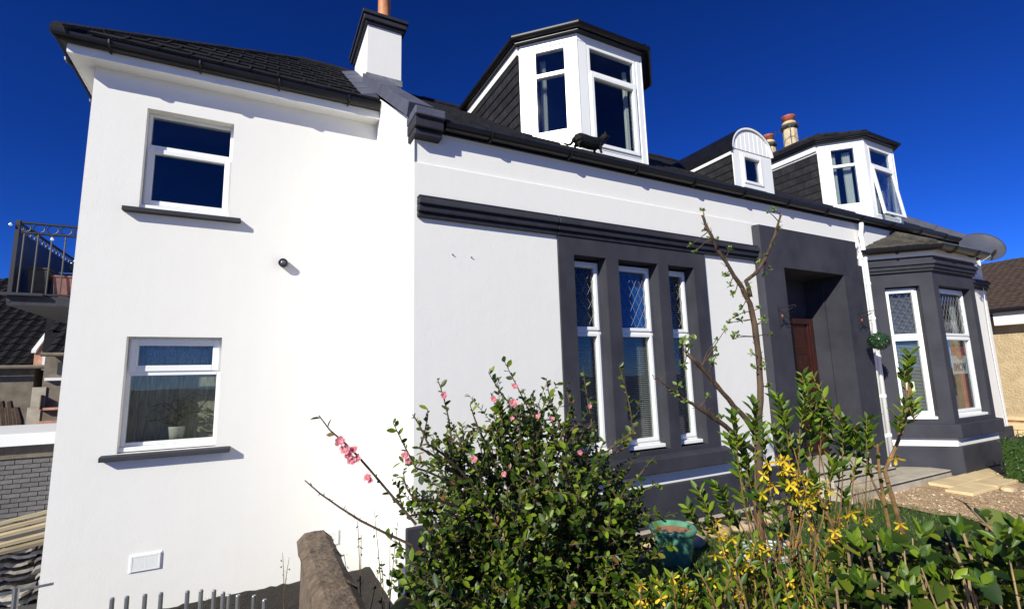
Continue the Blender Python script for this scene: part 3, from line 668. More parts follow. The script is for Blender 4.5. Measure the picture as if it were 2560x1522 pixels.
# --- dormers
def dormer(x0, x1, top, bottom, kind, seed):
    f = .555; yF = 4.70
    cs = [(x0-f, yF+f), (x0, yF), (x1, yF), (x1+f, yF+f)]
    planes = [Plane(cs[i], cs[i+1]) for i in range(3)]
    body = MB(); hs_ = []
    for i, P in enumerate(planes):
        L_ = P.len; zb = 4.64 if i == 1 else 4.86
        h = (L_*.145, L_*.905, zb, top-.105) if i == 1 else (L_*.235, L_*.835, zb, top-.115)
        hs_.append(h); wall_with_holes(body, P, 0, L_, 4.35, top, [h], .03)
    # cheeks and inner back
    for sx, xx in ((1, cs[0][0]), (-1, cs[3][0])):
        yb = 4.36+(top-4.33)/ROOF_S
        body.add([(xx, cs[0][1], 4.5), (xx, yb, top), (xx, cs[0][1], top)], [(0,1,2) if sx > 0 else (2,1,0)])
    dm = body.build('dormer', 'upvc', house, bevel=0)
    # raised panel joints: cover boards
    for i, P in enumerate(planes):
        L_ = P.len; h = hs_[i]
        s = MB(); s.pbox(P, .0+.012, h[0]-.012, -.010, .0, 4.5, top-.095); s.build('cladding_board', 'upvc', dm, bevel=.003)
        s = MB(); s.pbox(P, h[1]+.012, L_-.012, -.010, .0, 4.5, top-.095); s.build('cladding_board', 'upvc', dm, bevel=.003)
        s = MB(); s.pbox(P, .012, L_-.012, -.012, .0, top-.09, top); s.build('cladding_board', 'upvc', dm, bevel=.003)
        if i < 2:
            s = MB(); c = Vector((*cs[i+1], 0)) if i < 2 else None
            s.tube([c+Vector((0,0,4.5)), c+Vector((0,0,top))], .016, 8); s.build('corner_post', 'upvc', dm)
    for i, P in enumerate(planes):
        h = hs_[i]; zt = top-.50
        window(dm, P, h[0]+.001, h[1]-.001, h[2], h[3], -.006, zt, fw=.042, top_sash=False, low_sash=(i == 1 and kind == 1), sash=.038, is_sub=True, sill=False, proj=-.03, room=None)
        cu = MB(); n = 22
        def drape(ua, ub, za, zb, d, ph):
            for q in range(n):
                a, b = q/n, (q+1)/n
                da, db = d+.022*math.sin(a*n*1.3+ph), d+.022*math.sin(b*n*1.3+ph)
                cu.quad(P(ua+(ub-ua)*a,da,za),P(ua+(ub-ua)*b,db,za),P(ua+(ub-ua)*b,db,zb),P(ua+(ub-ua)*a,da,zb))
        if kind == 1 and i == 0: drape(h[0]+.05, h[0]+.14, 4.9, 6.05, .20, 1)
        if kind == 1 and i == 1: drape(h[1]-.10, h[1]-.04, 4.65, 6.0, .16, 0)
        if kind == 2 and i == 0: drape(h[0]+.06, h[0]+.15, 4.9, 6.0, .16, .5); drape(h[1]-.20, h[1]-.07, 4.9, 6.0, .16, 2)
        if kind == 2 and i == 1: drape(h[1]-.42, h[1]-.05, 4.65, 6.0, .30, 1)
        if cu.v: cu.build('curtain', 'curtain', dm)
    # dark room behind the glass
    s = MB(); cx0, cx1 = cs[0][0]+.06, cs[3][0]-.06
    s.quad((cx0,6.3,4.4),(cx1,6.3,4.4),(cx1,6.3,top),(cx0,6.3,top)); s.quad((cx0,5.27,4.4),(cx0,6.3,4.4),(cx0,6.3,top),(cx0,5.27,top)); s.quad((cx1,5.27,4.4),(cx1,6.3,4.4),(cx1,6.3,top),(cx1,5.27,top))
    s.add([(cs[0][0]+.06,5.27,top-.01),(x0+.03,4.76,top-.01),(x1-.03,4.76,top-.01),(cs[3][0]-.06,5.27,top-.01),(cx1,6.3,top-.01),(cx0,6.3,top-.01)],[(0,1,2,3,4,5)])
    s.add([(cs[0][0]+.06,5.27,4.6),(x0+.03,4.76,4.6),(x1-.03,4.76,4.6),(cs[3][0]-.06,5.27,4.6),(cx1,6.3,4.6),(cx0,6.3,4.6)],[(0,1,2,3,4,5)])
    s.build('room_lining', 'room', dm)
    # slates on the cheeks, white barge strip above
    sm = MB(); sm.hexa([(-.004,0,0),(-.026,0,0),(-.026,.292,0),(-.004,.292,0),(0,0,.185),(-.010,0,.185),(-.010,.292,.185),(0,.292,.185)]); sme = sm.mesh('slate', 'slate')
    rnd = random.Random(seed)
    for xx, sg in ((cs[0][0], 1), (cs[3][0], -1)):
        if sg < 0: continue
        z = 4.78; r_ = 0
        while z < top-.20:
            y = cs[0][1]+.012-(.15 if r_ % 2 else 0)
            yroof = 4.36+(z+.16-4.33)/ROOF_S
            while y < yroof:
                y0 = max(y, cs[0][1]+.012); ln = y+.296-y0
                if ln > .05: inst('slate', sme, dm, (xx, y0, z+rnd.uniform(-.002,.002)), (0, 0, rnd.uniform(-.006,.006)), (1, ln/.296, 1))
                y += .30
            z += .150; r_ += 1
        yb = 4.36+(top-4.33)/ROOF_S
        s = MB(); s.box(xx-.036, xx-.001, cs[0][1]+.01, yb+.05, top-.125, top); s.build('barge_board', 'white_board', dm)
    # gutter and hipped roof
    def oc(o):
        k = o*math.tan(R(22.5)); yb = 4.36+(top-4.33)/ROOF_S+.1
        return [(cs[0][0]-o, yb), (cs[0][0]-o, cs[0][1]-k), (x0-k, yF-o), (x1+k, yF-o), (cs[3][0]+o, cs[3][1]-k), (cs[3][0]+o, yb)]
    gz = top+.055
    s = MB(); inner = oc(.0); outer = oc(.085)
    for i in range(5):
        a, b, c_, d_ = inner[i], inner[i+1], outer[i+1], outer[i]
        s.hexa([(*d_,top-.002),(*c_,top-.002),(*b,top-.002),(*a,top-.002),(*d_,top+.05),(*c_,top+.05),(*b,top+.05),(*a,top+.05)])
    s.build('soffit', 'black_plastic', dm)
    gt = gutter_run(dm, [(x,y,gz+.02) for x, y in oc(.095)][::-1], .055, None)
    e = [(x, y, gz+.02) for x, y in oc(.07)]; cx = (x0+x1)/2; s_ = .52; wdt = (cs[3][0]-cs[0][0])/2+.07; rz = gz+.02+s_*wdt; ra = (cx, yF-.07+wdt, rz); rb = (cx, 4.36+(rz-4.33)/ROOF_S, rz)
    s = MB(); s.add([e[1], e[2], ra],[(0,1,2)]); s.add([e[2], e[3], ra],[(0,1,2)]); s.add([e[3], e[4], ra],[(0,1,2)])
    s.add([(e[0][0],rb[1]*.0+e[0][1],e[0][2]), e[1], ra, rb],[(0,1,2,3)]); s.add([e[4], (e[5][0],e[5][1],e[5][2]), rb, ra],[(0,1,2,3)])
    dr = s.build('dormer_roof', 'roof_tile', dm)
    for i in (1, 2, 3, 4): ridge_line(dm, Vector(e[i])+Vector((0,0,.01)), Vector(ra), sc=.72, lift=.0)
    ridge_line(dm, ra, (cx, rb[1]-.1, rz), sc=.72)
    return dm, planes, hs_
d1, d1p, d1h = dormer(3.525, 4.625, 6.20, 4.6, 1, 21)
d2, d2p, d2h = dormer(10.30, 11.40, 6.18, 4.6, 2, 22)
d1['label'] = 'tall canted dormer with open dark panes'; d2['label'] = 'canted dormer with pale curtains above the bay'
# opened casement of the right dormer: lower sash hinged out
P = d2p[1]; h = d2h[1]; za, zb = h[2]+.01, 6.18-.535; ua, ub = h[0]+.045, h[1]-.045
s = MB(); tl = .11
def T(u, d, z): 
    k = (zb-z)/(zb-za); return P(u, d-.03-tl*k, z)
for (a, b, c_, d_) in ((ua-.02,ua+.03,za,zb),(ub-.03,ub+.02,za,zb),(ua+.03,ub-.03,zb-.05,zb),(ua+.03,ub-.03,za,za+.05)):
    s.hexa([T(a,0,c_),T(b,0,c_),T(b,.045,c_),T(a,.045,c_),T(a,0,d_),T(b,0,d_),T(b,.045,d_),T(a,.045,d_)])
s.build('open_sash', 'upvc', d2, bevel=.004)
s = MB(); s.hexa([T(ua+.03,.02,za+.05),T(ub-.03,.02,za+.05),T(ub-.03,.03,za+.05),T(ua+.03,.03,za+.05),T(ua+.03,.02,zb-.05),T(ub-.03,.02,zb-.05),T(ub-.03,.03,zb-.05),T(ua+.03,.03,zb-.05)]); s.build('pane', 'glass', d2)
# barrel dormer
bx0, bx1, bz, bt = 6.415, 7.355, 5.19, 5.57; P = Plane((bx0, 4.70), (bx1, 4.70)); L_ = P.len
s = MB(); h = (.165, .70, 4.62, 5.165); wall_with_holes(s, P, 0, L_, 4.35, bz, [h], .03)
yb = 4.36+(bz-4.33)/ROOF_S; s.add([(bx0,4.70,4.5),(bx0,yb,bz),(bx0,4.70,bz)],[(0,1,2)]); s.add([(bx1,4.70,4.5),(bx1,4.70,bz),(bx1,yb,bz)],[(0,1,2)])
d3 = s.build('dormer', 'upvc', house); d3['label'] = 'small barrel-topped dormer between the two canted ones'
window(d3, P, h[0]+.001, h[1]-.001, h[2], h[3], -.006, None, fw=.05, sash=.03, is_sub=True, room='room', sill=True, roomdepth=.6, proj=-.03)
n = 9; hw = L_/2; rise = bt-bz
for i in range(n):
    u0, u1 = L_*i/n+.004, L_*(i+1)/n-.004; arch = lambda u: rise*math.sqrt(max(0, 1-((u-hw)/hw)**2))
    us = [u0+(u1-u0)*k/4 for k in range(5)]; poly = [P(u0,-.006,bz+.012), P(u1,-.006,bz+.012)] + [P(u,-.006,bz+.012+arch(u)*.96) for u in reversed(us)]
    s = MB(); s.prism(poly, (0,.02,0)); s.build('cladding_board', 'upvc', d3, bevel=.003)
s = MB(); s.add([P(0,.012,bz)]+[P(hw-hw*math.cos(math.pi*k/24),.012,bz+.01+rise*math.sin(math.pi*k/24)) for k in range(25)]+[P(L_,.012,bz)], [tuple(range(27))]); s.build('arch_backing', 'white_board', d3)
def archpt(k, o, N=24): a = math.pi*k/N; return (hw-(hw+o)*math.cos(a), bz+.01+(rise+o)*math.sin(a))
s = MB(); N_ = 24
for k in range(N_):
    q = [archpt(k,0), archpt(k+1,0), archpt(k+1,.03), archpt(k,.03)]
    s.hexa([P(q[0][0],-.03,q[0][1]),P(q[1][0],-.03,q[1][1]),P(q[1][0],.02,q[1][1]),P(q[0][0],.02,q[0][1]),P(q[3][0],-.03,q[3][1]),P(q[2][0],-.03,q[2][1]),P(q[2][0],.02,q[2][1]),P(q[3][0],.02,q[3][1])])
s.build('arch_trim', 'upvc', d3)
s = MB()
for k in range(N_):
    a, b = archpt(k,.036), archpt(k+1,.036); yb0 = 4.36+(a[1]-4.33)/ROOF_S+.1-4.7; yb1 = 4.36+(b[1]-4.33)/ROOF_S+.1-4.7
    s.quad(P(a[0],-.035,a[1]),P(b[0],-.035,b[1]),P(b[0],yb1,b[1]),P(a[0],yb0,a[1]))
s.quad(P(-.036,-.035,bz+.01),P(-.036,1.1,bz+.01),P(-.036,1.1,bz-.05),P(-.036,-.035,bz-.05)); s.build('barrel_roof', 'black_plastic', d3)
s = MB(); s.box(bx0-.032,bx0-.001,4.71,yb+.05,bz-.10,bz+.01); s.build('barge_board', 'white_board', d3)
sm = MB(); sm.hexa([(-.004,0,0),(-.022,0,0),(-.022,.292,0),(-.004,.292,0),(0,0,.16),(-.008,0,.16),(-.008,.292,.16),(0,.292,.16)]); sme = sm.mesh('slate', 'slate')
for r_, z in enumerate((4.60, 4.72, 4.84, 4.96)):
    y = 4.715-(.15 if r_ % 2 else 0)
    while y < 4.36+(z+.13-4.33)/ROOF_S:
        y0 = max(y, 4.715); ln = y+.296-y0
        if ln > .05: inst('slate', sme, d3, (bx0, y0, z), None, (1, ln/.296, .85))
        y += .30
# --- wall fittings
def air_vent(x0, x1, z0, z1):
    s = MB(); y = YE-.016
    s.box(x0,x0+.018,y,YE-.001,z0,z1); s.box(x1-.018,x1,y,YE-.001,z0,z1); s.box(x0+.018,x1-.018,y,YE-.001,z0,z0+.018); s.box(x0+.018,x1-.018,y,YE-.001,z1-.018,z1); s.box((x0+x1)/2-.003,(x0+x1)/2+.003,y+.002,YE-.001,z0+.018,z1-.018)
    s.box(x0-.012,x1+.012,YE-.006,YE-.0015,z0-.012,z1+.012)
    v = s.build('air_vent', 'upvc', house, bevel=.003); z = z0+.022
    while z < z1-.022:
        b = MB(); b.add([(x0+.018,y+.001,z),(x1-.018,y+.001,z),(x1-.018,YE-.007,z+.009),(x0+.018,YE-.007,z+.009),(x0+.018,y+.001,z+.003),(x1-.018,y+.001,z+.003)],[(0,1,2,3),(0,4,5,1),(3,2,5,4)]); b.build('slat', 'upvc', v); z += .0105
air_vent(-1.034, -.788, -.048, .103); air_vent(.690, .927, -.115, .036)
for px, py in ((1131, 637), (1178, 644)):
    p = onY(px, py, YM); s = MB(); s.tube([p+Vector((0,.01,0)), p+Vector((0,-.018,.002))], .006, 6); s.build('wall_hook', 'wrought_iron', house)
# steps to the porch
for (x0, x1, y0, y1, z0, z1) in ((6.95, 9.72, 3.86, 4.42, -.02, .135), (7.0, 8.62, 4.10, 4.36, .137, .258)):
    s = MB(); s.box(x0, x1, y0, y1, z0, z1); o = s.build('step', 'concrete', house, bevel=.012)
    s = MB(); s.box(x0+.01, x1-.01, y0-.006, y0+.03, z1-.03, z1-.012); s.build('nosing_strip', 'dark_moulding', o)

# ================================================================== THINGS ON AND AROUND THE HOUSE
# wall lamp on the extension
lp = onY(709.7, 655, 6.24)
wl_ = thing('wall_lamp', 'small round black lamp fixed to the white extension wall', 'lamp', (lp.x, YE, lp.z))
m = MB(); m.lathe([(.052,0),(.052,.066),(.046,.070),(.040,.060),(.0,.056)], (0,0,0), 20); o = m.build('lamp_body', 'lamp_black', None, smooth=False)
o.parent = wl_; o.location = (0,-.012,0); o.rotation_euler = (R(96), 0, R(-8))
m = MB(); m.lathe([(.0,0),(.034,0),(.030,.012),(0,.016)], (0,0,.057), 16); o2 = m.build('lens', 'lens', o, smooth=True)
m = MB(); m.box(lp.x-.03, lp.x+.03, YE-.014, YE-.001, lp.z-.03, lp.z+.03); m.build('back_plate', 'lamp_black', wl_, bevel=.004)

# hanging-basket brackets beside the door
def bracket(x, label):
    b = thing('hanging_bracket', label, 'bracket', (x, YP, 2.34), 'wrought iron brackets beside the door')
    m = MB(); m.box(x-.008, x+.008, YP-.008, YP-.001, 2.34, 2.665); m.build('back_bar', 'wrought_iron', b)
    m = MB(); m.tube([(x,YP-.006,2.63),(x,YP-.25,2.65),(x,YP-.262,2.635),(x,YP-.255,2.62)], .006, 6); m.build('arm', 'wrought_iron', b)
    m = MB(); m.tube([(x, YP-.006-.115*(1-math.cos(t*math.pi/2))*1.9, 2.36+.26*math.sin(t*math.pi/2)**1.6-.02*math.sin(t*3.1)) for t in [k/12 for k in range(13)]], .006, 6); m.build('scroll', 'wrought_iron', b)
    m = MB(); m.tube([(x, YP-.09+.05*math.cos(a)*(1-a/14), 2.51+.05*math.sin(a)*(1-a/14)) for a in [k*.45 for k in range(26)]], .0045, 5); m.build('scroll', 'wrought_iron', b)
    m = MB(); m.lathe([(0,0),(.012,.01),(.016,.026),(.010,.045),(0,.05)], (x, YP-.055, 2.49), 10); m.build('flower_ornament', 'red_clay', b, smooth=True)
    for q in range(3):
        m = MB(); a = q*1.2; c = Vector((x, YP-.12-.02*q, 2.43+.05*q)); m.add([c, c+Vector((.02,-.03,.015)), c+Vector((0,-.07,.03)), c+Vector((-.02,-.03,.015))],[(0,1,2,3)]); m.build('leaf_ornament', 'wrought_iron', b)
    return b
bracket(6.625, 'black wrought iron bracket left of the front door'); bracket(8.672, 'black wrought iron bracket right of the door holding the leaf ball')
# artificial leaf ball
bc = Vector((8.672, 4.12, 2.16)); ball = thing('topiary_ball', 'dark green leaf ball hanging beside the white downpipes', 'topiary', (bc.x, bc.y, 2.0))
m = MB(); m.lathe([(0,-.13),(.07,-.11),(.125,-.04),(.13,.02),(.10,.09),(.05,.125),(0,.13)], bc, 16); m.build('core', 'ball_leaf', ball, smooth=True)
m = MB(); rnd = random.Random(9)
for i in range(900):
    z = rnd.uniform(-1,1); a = rnd.uniform(0,6.283); q = math.sqrt(1-z*z); n_ = Vector((q*math.cos(a), q*math.sin(a), z*.92)); p = bc+n_*(.135+rnd.uniform(-.012,.012))
    t = n_.cross(Vector((rnd.uniform(-1,1),rnd.uniform(-1,1),rnd.uniform(-1,1)))).normalized(); b = n_.cross(t); s_ = rnd.uniform(.010,.017); tip = p+t*s_*1.5+n_*s_*1.1
    m.add([p-b*s_*.2, p+t*s_*.7-b*s_*.6+n_*s_*.3, tip, p+t*s_*.7+b*s_*.6+n_*s_*.3],[(0,1,2,3)])
m.build('leaves', 'ball_leaf', ball, kind='stuff')
for a in range(3):
    m = MB(); m.tube([bc+Vector((.09*math.cos(a*2.1),.09*math.sin(a*2.1),.10)), (8.672, 4.12, 2.632)], .002, 4); m.build('chain', 'wrought_iron', ball)

# satellite dish on the far end of the front wall
dc = onY(2456, 616, 4.1); nrm = Vector((-.62,-.58,.50)).normalized()
dish = thing('satellite_dish', 'large dark grey satellite dish behind the bay gutter', 'dish', (dc.x+.05, YM, dc.z-.35))
zq = nrm; xq = Vector((0,0,1)).cross(zq).normalized(); yq = zq.cross(xq)
m = MB(); rr = [0,.10,.19,.27,.335,.365]; n = 36
for sgn, th in ((1, 0), (-1, -.012)):
    base = len(m.v)
    for r_ in rr:
        for j in range(n):
            a = 2*math.pi*j/n; m.v.append(tuple(dc + xq*(r_*math.cos(a)*1.0) + yq*(r_*1.06*math.sin(a)) + zq*(.38*r_*r_-.05+th)))
    for i in range(len(rr)-1):
        for j in range(n):
            f = (base+i*n+j, base+i*n+(j+1)%n, base+(i+1)*n+(j+1)%n, base+(i+1)*n+j); m.f.append(f if sgn > 0 else f[::-1])
k0 = (len(rr)-1)*n; k1 = len(rr)*n+(len(rr)-1)*n
for j in range(n): m.f.append((k0+j, k0+(j+1)%n, k1+(j+1)%n, k1+j))
m.build('reflector', 'dish_grey', dish, smooth=True)
foc = dc+zq*.26-yq*.44+xq*(-.06)
m = MB(); m.tube([dc-yq*.40+zq*.02, foc-zq*.03], .014, 6); m.build('arm', 'wrought_iron', dish)
m = MB(); m.tube([foc-zq*.05, foc+zq*.02], [.03,.035], 10); m.tube([foc+zq*.02, foc+zq*.09], .024, 8); m.build('receiver', 'lamp_black', dish)
m = MB(); m.tube([dc-zq*.06, (dc.x+.05, dc.y+.22, dc.z-.05), (dc.x+.05, dc.y+.22, dc.z-.35), (dc.x+.05, YM-.01, dc.z-.40)], .022, 8); m.build('mount', 'galvanised', dish)
m = MB(); m.tube([foc, (foc.x+.2,4.2,3.75), onY(2456,690,4.42), onY(2459,728,4.44), onY(2475,840,4.465), onY(2497,960,4.47), onY(2518,1064,4.48)], .006, 5); m.build('cable', 'white_paint', dish)

# cat walking along the eaves
m = MB()
def ring_loft(cs, n=12):
    rows = []
    for (c, ry, rz, t) in cs:
        c = Vector(c); t = Vector(t).normalized(); s_ = t.cross(Vector((0,0,1))).normalized(); u_ = s_.cross(t)
        rows.append([c + s_*ry*math.cos(2*math.pi*j/n) + u_*rz*math.sin(2*math.pi*j/n) for j in range(n)])
    k = len(rows); m.add([v for r_ in rows for v in r_], [(i*n+j, i*n+(j+1)%n, (i+1)*n+(j+1)%n, (i+1)*n+j) for i in range(k-1) for j in range(n)]+[tuple(range(n))[::-1], tuple(range((k-1)*n,k*n))])
fz = 4.462; y0 = 4.50
ring_loft([((3.275,y0,fz+.105),.018,.025,(1,0,.3)),((3.29,y0,fz+.115),.050,.062,(1,0,.1)),((3.335,y0,fz+.122),.070,.085,(1,0,0)),((3.41,y0,fz+.120),.075,.085,(1,0,0)),((3.50,y0,fz+.112),.076,.083,(1,0,0)),((3.58,y0,fz+.118),.070,.082,(1,0,.1)),((3.635,y0,fz+.135),.056,.072,(1,0,.3)),((3.680,y0-.008,fz+.175),.042,.054,(1,-.2,.9)),((3.705,y0-.014,fz+.205),.040,.040,(1,-.2,.3))])
hc = Vector((3.728,y0-.020,fz+.222)); hd = Vector((1,-.75,-.12)).normalized(); hs2 = hd.cross(Vector((0,0,1))).normalized(); hu = hs2.cross(hd)
ring_loft([(hc-hd*.046,.020,.023,hd),(hc-hd*.034,.041,.039,hd),(hc-hd*.008,.051,.046,hd),(hc+hd*.018,.048,.041,hd),(hc+hd*.036,.030,.025,hd),(hc+hd*.053,.020,.016,hd),(hc+hd*.058,.011,.009,hd)])
for s_ in (1,-1):
    b = hc+hs2*(.027*s_)+hu*.028; tip = b+hs2*(.013*s_)+hu*.052
    m.add([b-hs2*.020+hd*.010, b+hs2*.020+hd*.010, b-hd*.020, tip],[(0,1,3),(1,2,3),(2,0,3),(2,1,0)])
for (x, dy, kx) in ((3.345,.032,-.03),(3.310,-.034,.015)):
    m.tube([(x,y0+dy,fz+.110),(x+.018+kx*.5,y0+dy,fz+.070),(x-.020+kx,y0+dy,fz+.040),(x-.012+kx,y0+dy,fz+.010),(x+.018+kx,y0+dy,fz+.006)],[.050,.036,.018,.014,.013],8)
for (x, dy, kx) in ((3.600,.026,-.015),(3.630,-.028,.012)):
    m.tube([(x,y0+dy,fz+.11),(x-.004,y0+dy,fz+.065),(x+kx,y0+dy,fz+.035),(x+kx,y0+dy,fz+.008),(x+kx+.020,y0+dy,fz+.006)],[.040,.026,.017,.015,.014],8)
m.tube([(3.290,y0,fz+.135),(3.255,y0,fz+.105),(3.235,y0-.004,fz+.06),(3.205,y0-.01,fz+.025),(3.155,y0-.015,fz+.010),(3.09,y0-.02,fz+.014)],[.024,.021,.018,.016,.014,.009],8)
catT = thing('cat', 'black cat walking along the gutter below the large dormer', 'cat', (3.48, y0, fz))
cat = m.build('body', 'cat_fur', catT, smooth=True)
rmod = cat.modifiers.new('remesh', 'REMESH'); rmod.mode = 'VOXEL'; rmod.voxel_size = .005; rmod.use_smooth_shade = True
sm_ = cat.modifiers.new('smooth', 'SMOOTH'); sm_.factor = .5; sm_.iterations = 4
for s_ in (1,-1):
    b = hc+hs2*(.024*s_)+hu*.036+hd*.012; e = MB(); e.add([b-hs2*.008, b+hs2*.008, b+hs2*(.008*s_)+hu*.024-hd*.004],[(0,1,2)]); e.build('inner_ear', 'cat_ear', catT)
    e = MB(); c = hc+hd*.030+hs2*(.017*s_)+hu*.010; e.lathe([(0,-.005),(.005,0),(0,.005)], c, 8); e.build('eye', 'cat_eye', catT, smooth=True)
# glass jar with a white candle inside the dormer window
j = onY(1526, 372, 4.83); jt = thing('glass_jar', 'clear glass jar with white candle on the dormer sill', 'jar', (j.x, 4.83, 4.60))
m = MB(); m.lathe([(.05,0),(.058,.02),(.062,.10),(.052,.17),(.050,.175),(.047,.17),(.057,.10),(.052,.025),(0,.02)], (j.x, 4.83, 4.602), 18); m.build('jar_body', 'jar_glass', jt, smooth=True)
m = MB(); m.lathe([(.026,.024),(.026,.075),(0,.075)], (j.x, 4.83, 4.602), 12); m.build('candle', 'white_paint', jt)
# potted plant inside the lower extension window
pp = (-.765, YE+.275, 1.155); pl = thing('potted_plant', 'yellow-green house plant in a cream pot behind the lower extension window', 'plant', pp)
m = MB(); m.lathe([(.062,0),(.082,.15),(.084,.165),(.076,.165),(.07,.15)], pp, 20); m.build('pot', 'cream_pot', pl, smooth=True)
m = MB(); rnd = random.Random(12); m.tube([(pp[0],pp[1],pp[2]+.15),(pp[0]+.005,pp[1],pp[2]+.30),(pp[0]-.01,pp[1],pp[2]+.46)], .007, 6)
for i in range(9):
    a = rnd.uniform(0,6.28); l = rnd.uniform(.15,.30); m.tube([(pp[0],pp[1],pp[2]+.17+.03*i),(pp[0]+.5*l*math.cos(a),pp[1]+.2*l*math.sin(a),pp[2]+.25+.035*i),(pp[0]+l*math.cos(a),pp[1]+.3*l*math.sin(a),pp[2]+.24+.03*i)], .003, 4)
m.build('stem', 'twig', pl)
def leaf_quad(m, p, d, up, L_, W):
    d = d.normalized(); s_ = d.cross(up)
    s_ = s_.normalized() if s_.length > 1e-5 else d.orthogonal().normalized(); n_ = s_.cross(d)
    m.add([p, p+d*L_*.45-s_*W*.5+n_*W*.12, p+d*L_-n_*L_*.08, p+d*L_*.45+s_*W*.5+n_*W*.12, p+d*L_*.5-n_*W*.06],[(0,1,4),(1,2,4),(0,4,3),(4,2,3)])
m = MB()
for i in range(240):
    a = rnd.uniform(0,6.28); r_ = rnd.uniform(.04,.27); p = Vector((pp[0]+r_*math.cos(a), pp[1]-.02+.05*math.sin(a), pp[2]+.20+rnd.uniform(0,.30)*(1-r_)))
    leaf_quad(m, p, Vector((rnd.uniform(-1,1),rnd.uniform(-.6,.3),rnd.uniform(-.3,.6))), Vector((0,0,1)), rnd.uniform(.03,.055), rnd.uniform(.018,.03))
for a in (-.5,.1,.5,2.6,3.3): leaf_quad(m, Vector((pp[0],pp[1],pp[2]+.165)), Vector((math.cos(a),-.25,.45)), Vector((0,0,1)), .17, .045)
m.build('leaves', 'house_plant', pl)
# board inside the bay window
P = bay_planes[1]
sg = thing('window_board', 'red and white board with navy capital letters behind the bay pane', 'sign', P(1.05,.21,.95))
m = MB(); m.pbox(P, .79, 1.33, .208, .220, 1.60, 2.08); m.build('board', 'white_paint', sg)
m = MB(); m.pbox(P, .79, 1.33, .204, .2075, 1.92, 2.08); m.build('red_band', 'sign_red', sg)
m = MB(); m.lathe([(0,0),(.10,0),(.10,.003),(0,.003)], (0,0,0), 20, ay=.7); o = m.build('red_emblem', 'orange_plastic', sg); o.matrix_parent_inverse = Matrix(); o.location = P(1.10,.2035,1.915)-BASE[sg.name]; o.rotation_euler = (R(90),0,0)
m = MB(); m.pbox(P, 1.08, 1.24, .21, .23, .97, 1.60); m.build('red_stand', 'sign_red', sg)
tc = bpy.data.curves.new('lettering', 'FONT'); tc.body = 'IMOV'; tc.size = .19; tc.extrude = .002; tc.offset = .006; tc.materials.append(MATS['ink_navy'])
to = bpy.data.objects.new('lettering_source', tc); C.objects.link(to)
bpy.context.view_layer.update(); me = bpy.data.meshes.new_from_object(to.evaluated_get(bpy.context.evaluated_depsgraph_get())); bpy.data.objects.remove(to)
lo = link('lettering', me, sg); lo.matrix_parent_inverse = Matrix(); lo.location = P(.81,.203,1.655)-BASE[sg.name]; lo.rotation_euler = (R(90),0,0)
# television aerial beside the far pots
ae = thing('television_aerial', 'thin black television aerial beside the tall chimney pots', 'aerial', (13.6, 8.0, 8.27))
m = MB(); m.tube([(13.6,8.0,7.6),(13.6,8.0,8.85)], .014, 6); m.build('mast', 'wrought_iron', ae)
m = MB(); m.tube([(13.2,8.5,8.62),(13.6,7.75,8.80)], .010, 5); m.build('boom', 'wrought_iron', ae)
for k in range(8):
    f = k/7; c = Vector((13.2,8.5,8.62)).lerp(Vector((13.6,7.75,8.80)), f); m = MB(); h = .07+.06*abs(f-.5); m.tube([c-Vector((.03,0,h)), c+Vector((.03,0,h))], .006, 4); m.build('element', 'wrought_iron', ae)

# ================================================================== LEFT BACKGROUND
# balcony jutting out behind the extension
bz0, bx, by0, by1 = 3.06, -3.34, 9.8, 12.6
bal = thing('balcony', 'black iron balcony with ringed railing jutting out behind the extension', 'balcony', (-2.5, 11.0, bz0))
m = MB(); m.box(bx-.02, XE0-.003, by0-.02, by1, bz0-.04, bz0+.10); m.build('floor', 'dark_moulding', bal)
m = MB(); m.box(bx-.08, bx+.4, by0-.10, by0-.03, bz0+.10, bz0+.14); m.build('edge_trim', 'wrought_iron', bal)
def railing(a, b, rings=True, panel=False):
    a, b = Vector(a), Vector(b); d = (b-a); L_ = d.length; d.normalize(); top = 1.24
    for z in (top, top-.155, .13):
        m = MB(); m.tube([a+Vector((0,0,z)), b+Vector((0,0,z))], .019, 6); m.build('rail', 'wrought_iron', bal)
    n_ = int(L_/.16)
    for i in range(n_):
        c = a+d*(L_*(i+.5)/n_)
        r_ = MB(); s_ = .066
        r_.tube([c+Vector((0,0,top-.0775))+d*s_*math.cos(t*math.pi/7)+Vector((0,0,s_*math.sin(t*math.pi/7))) for t in range(15)], .009, 5, cap=False); r_.build('ring', 'wrought_iron', bal)
        r_ = MB(); r_.tube([c+Vector((0,0,.13)), c+Vector((0,0,top-.155))], .011, 5); r_.build('bar', 'wrought_iron', bal)
    if panel:
        p_ = MB(); q = d.cross(Vector((0,0,1)))*.02; p_.hexa([a+q, b+q, b-q, a-q, a+q+Vector((0,0,top-.17)), b+q+Vector((0,0,top-.17)), b-q+Vector((0,0,top-.17)), a-q+Vector((0,0,top-.17))]); p_.build('screen', 'wrought_iron', bal)
railing((bx, by0, bz0), (XE0-.02, by0, bz0)); railing((bx, by1, bz0), (bx, by0, bz0), panel=True)
for i, (x, y) in enumerate(((bx,by0),(bx,by1))):
    m = MB(); m.box(x-.025,x+.025,y-.025,y+.025,bz0,bz0+1.27); m.build('post', 'wrought_iron', bal)
for y in (by1-.1,):
    m = MB(); m.tube([(XE0-.004,y,bz0-.75),(bx+.35,y,bz0-.045)], .03, 6); m.build('brace', 'wrought_iron', bal)
lights_row = thing('string_lights', 'row of clear bulbs strung along the balcony railing', 'lights', (bx, by0-.04, bz0+1.1))
wire = MB(); pts = []
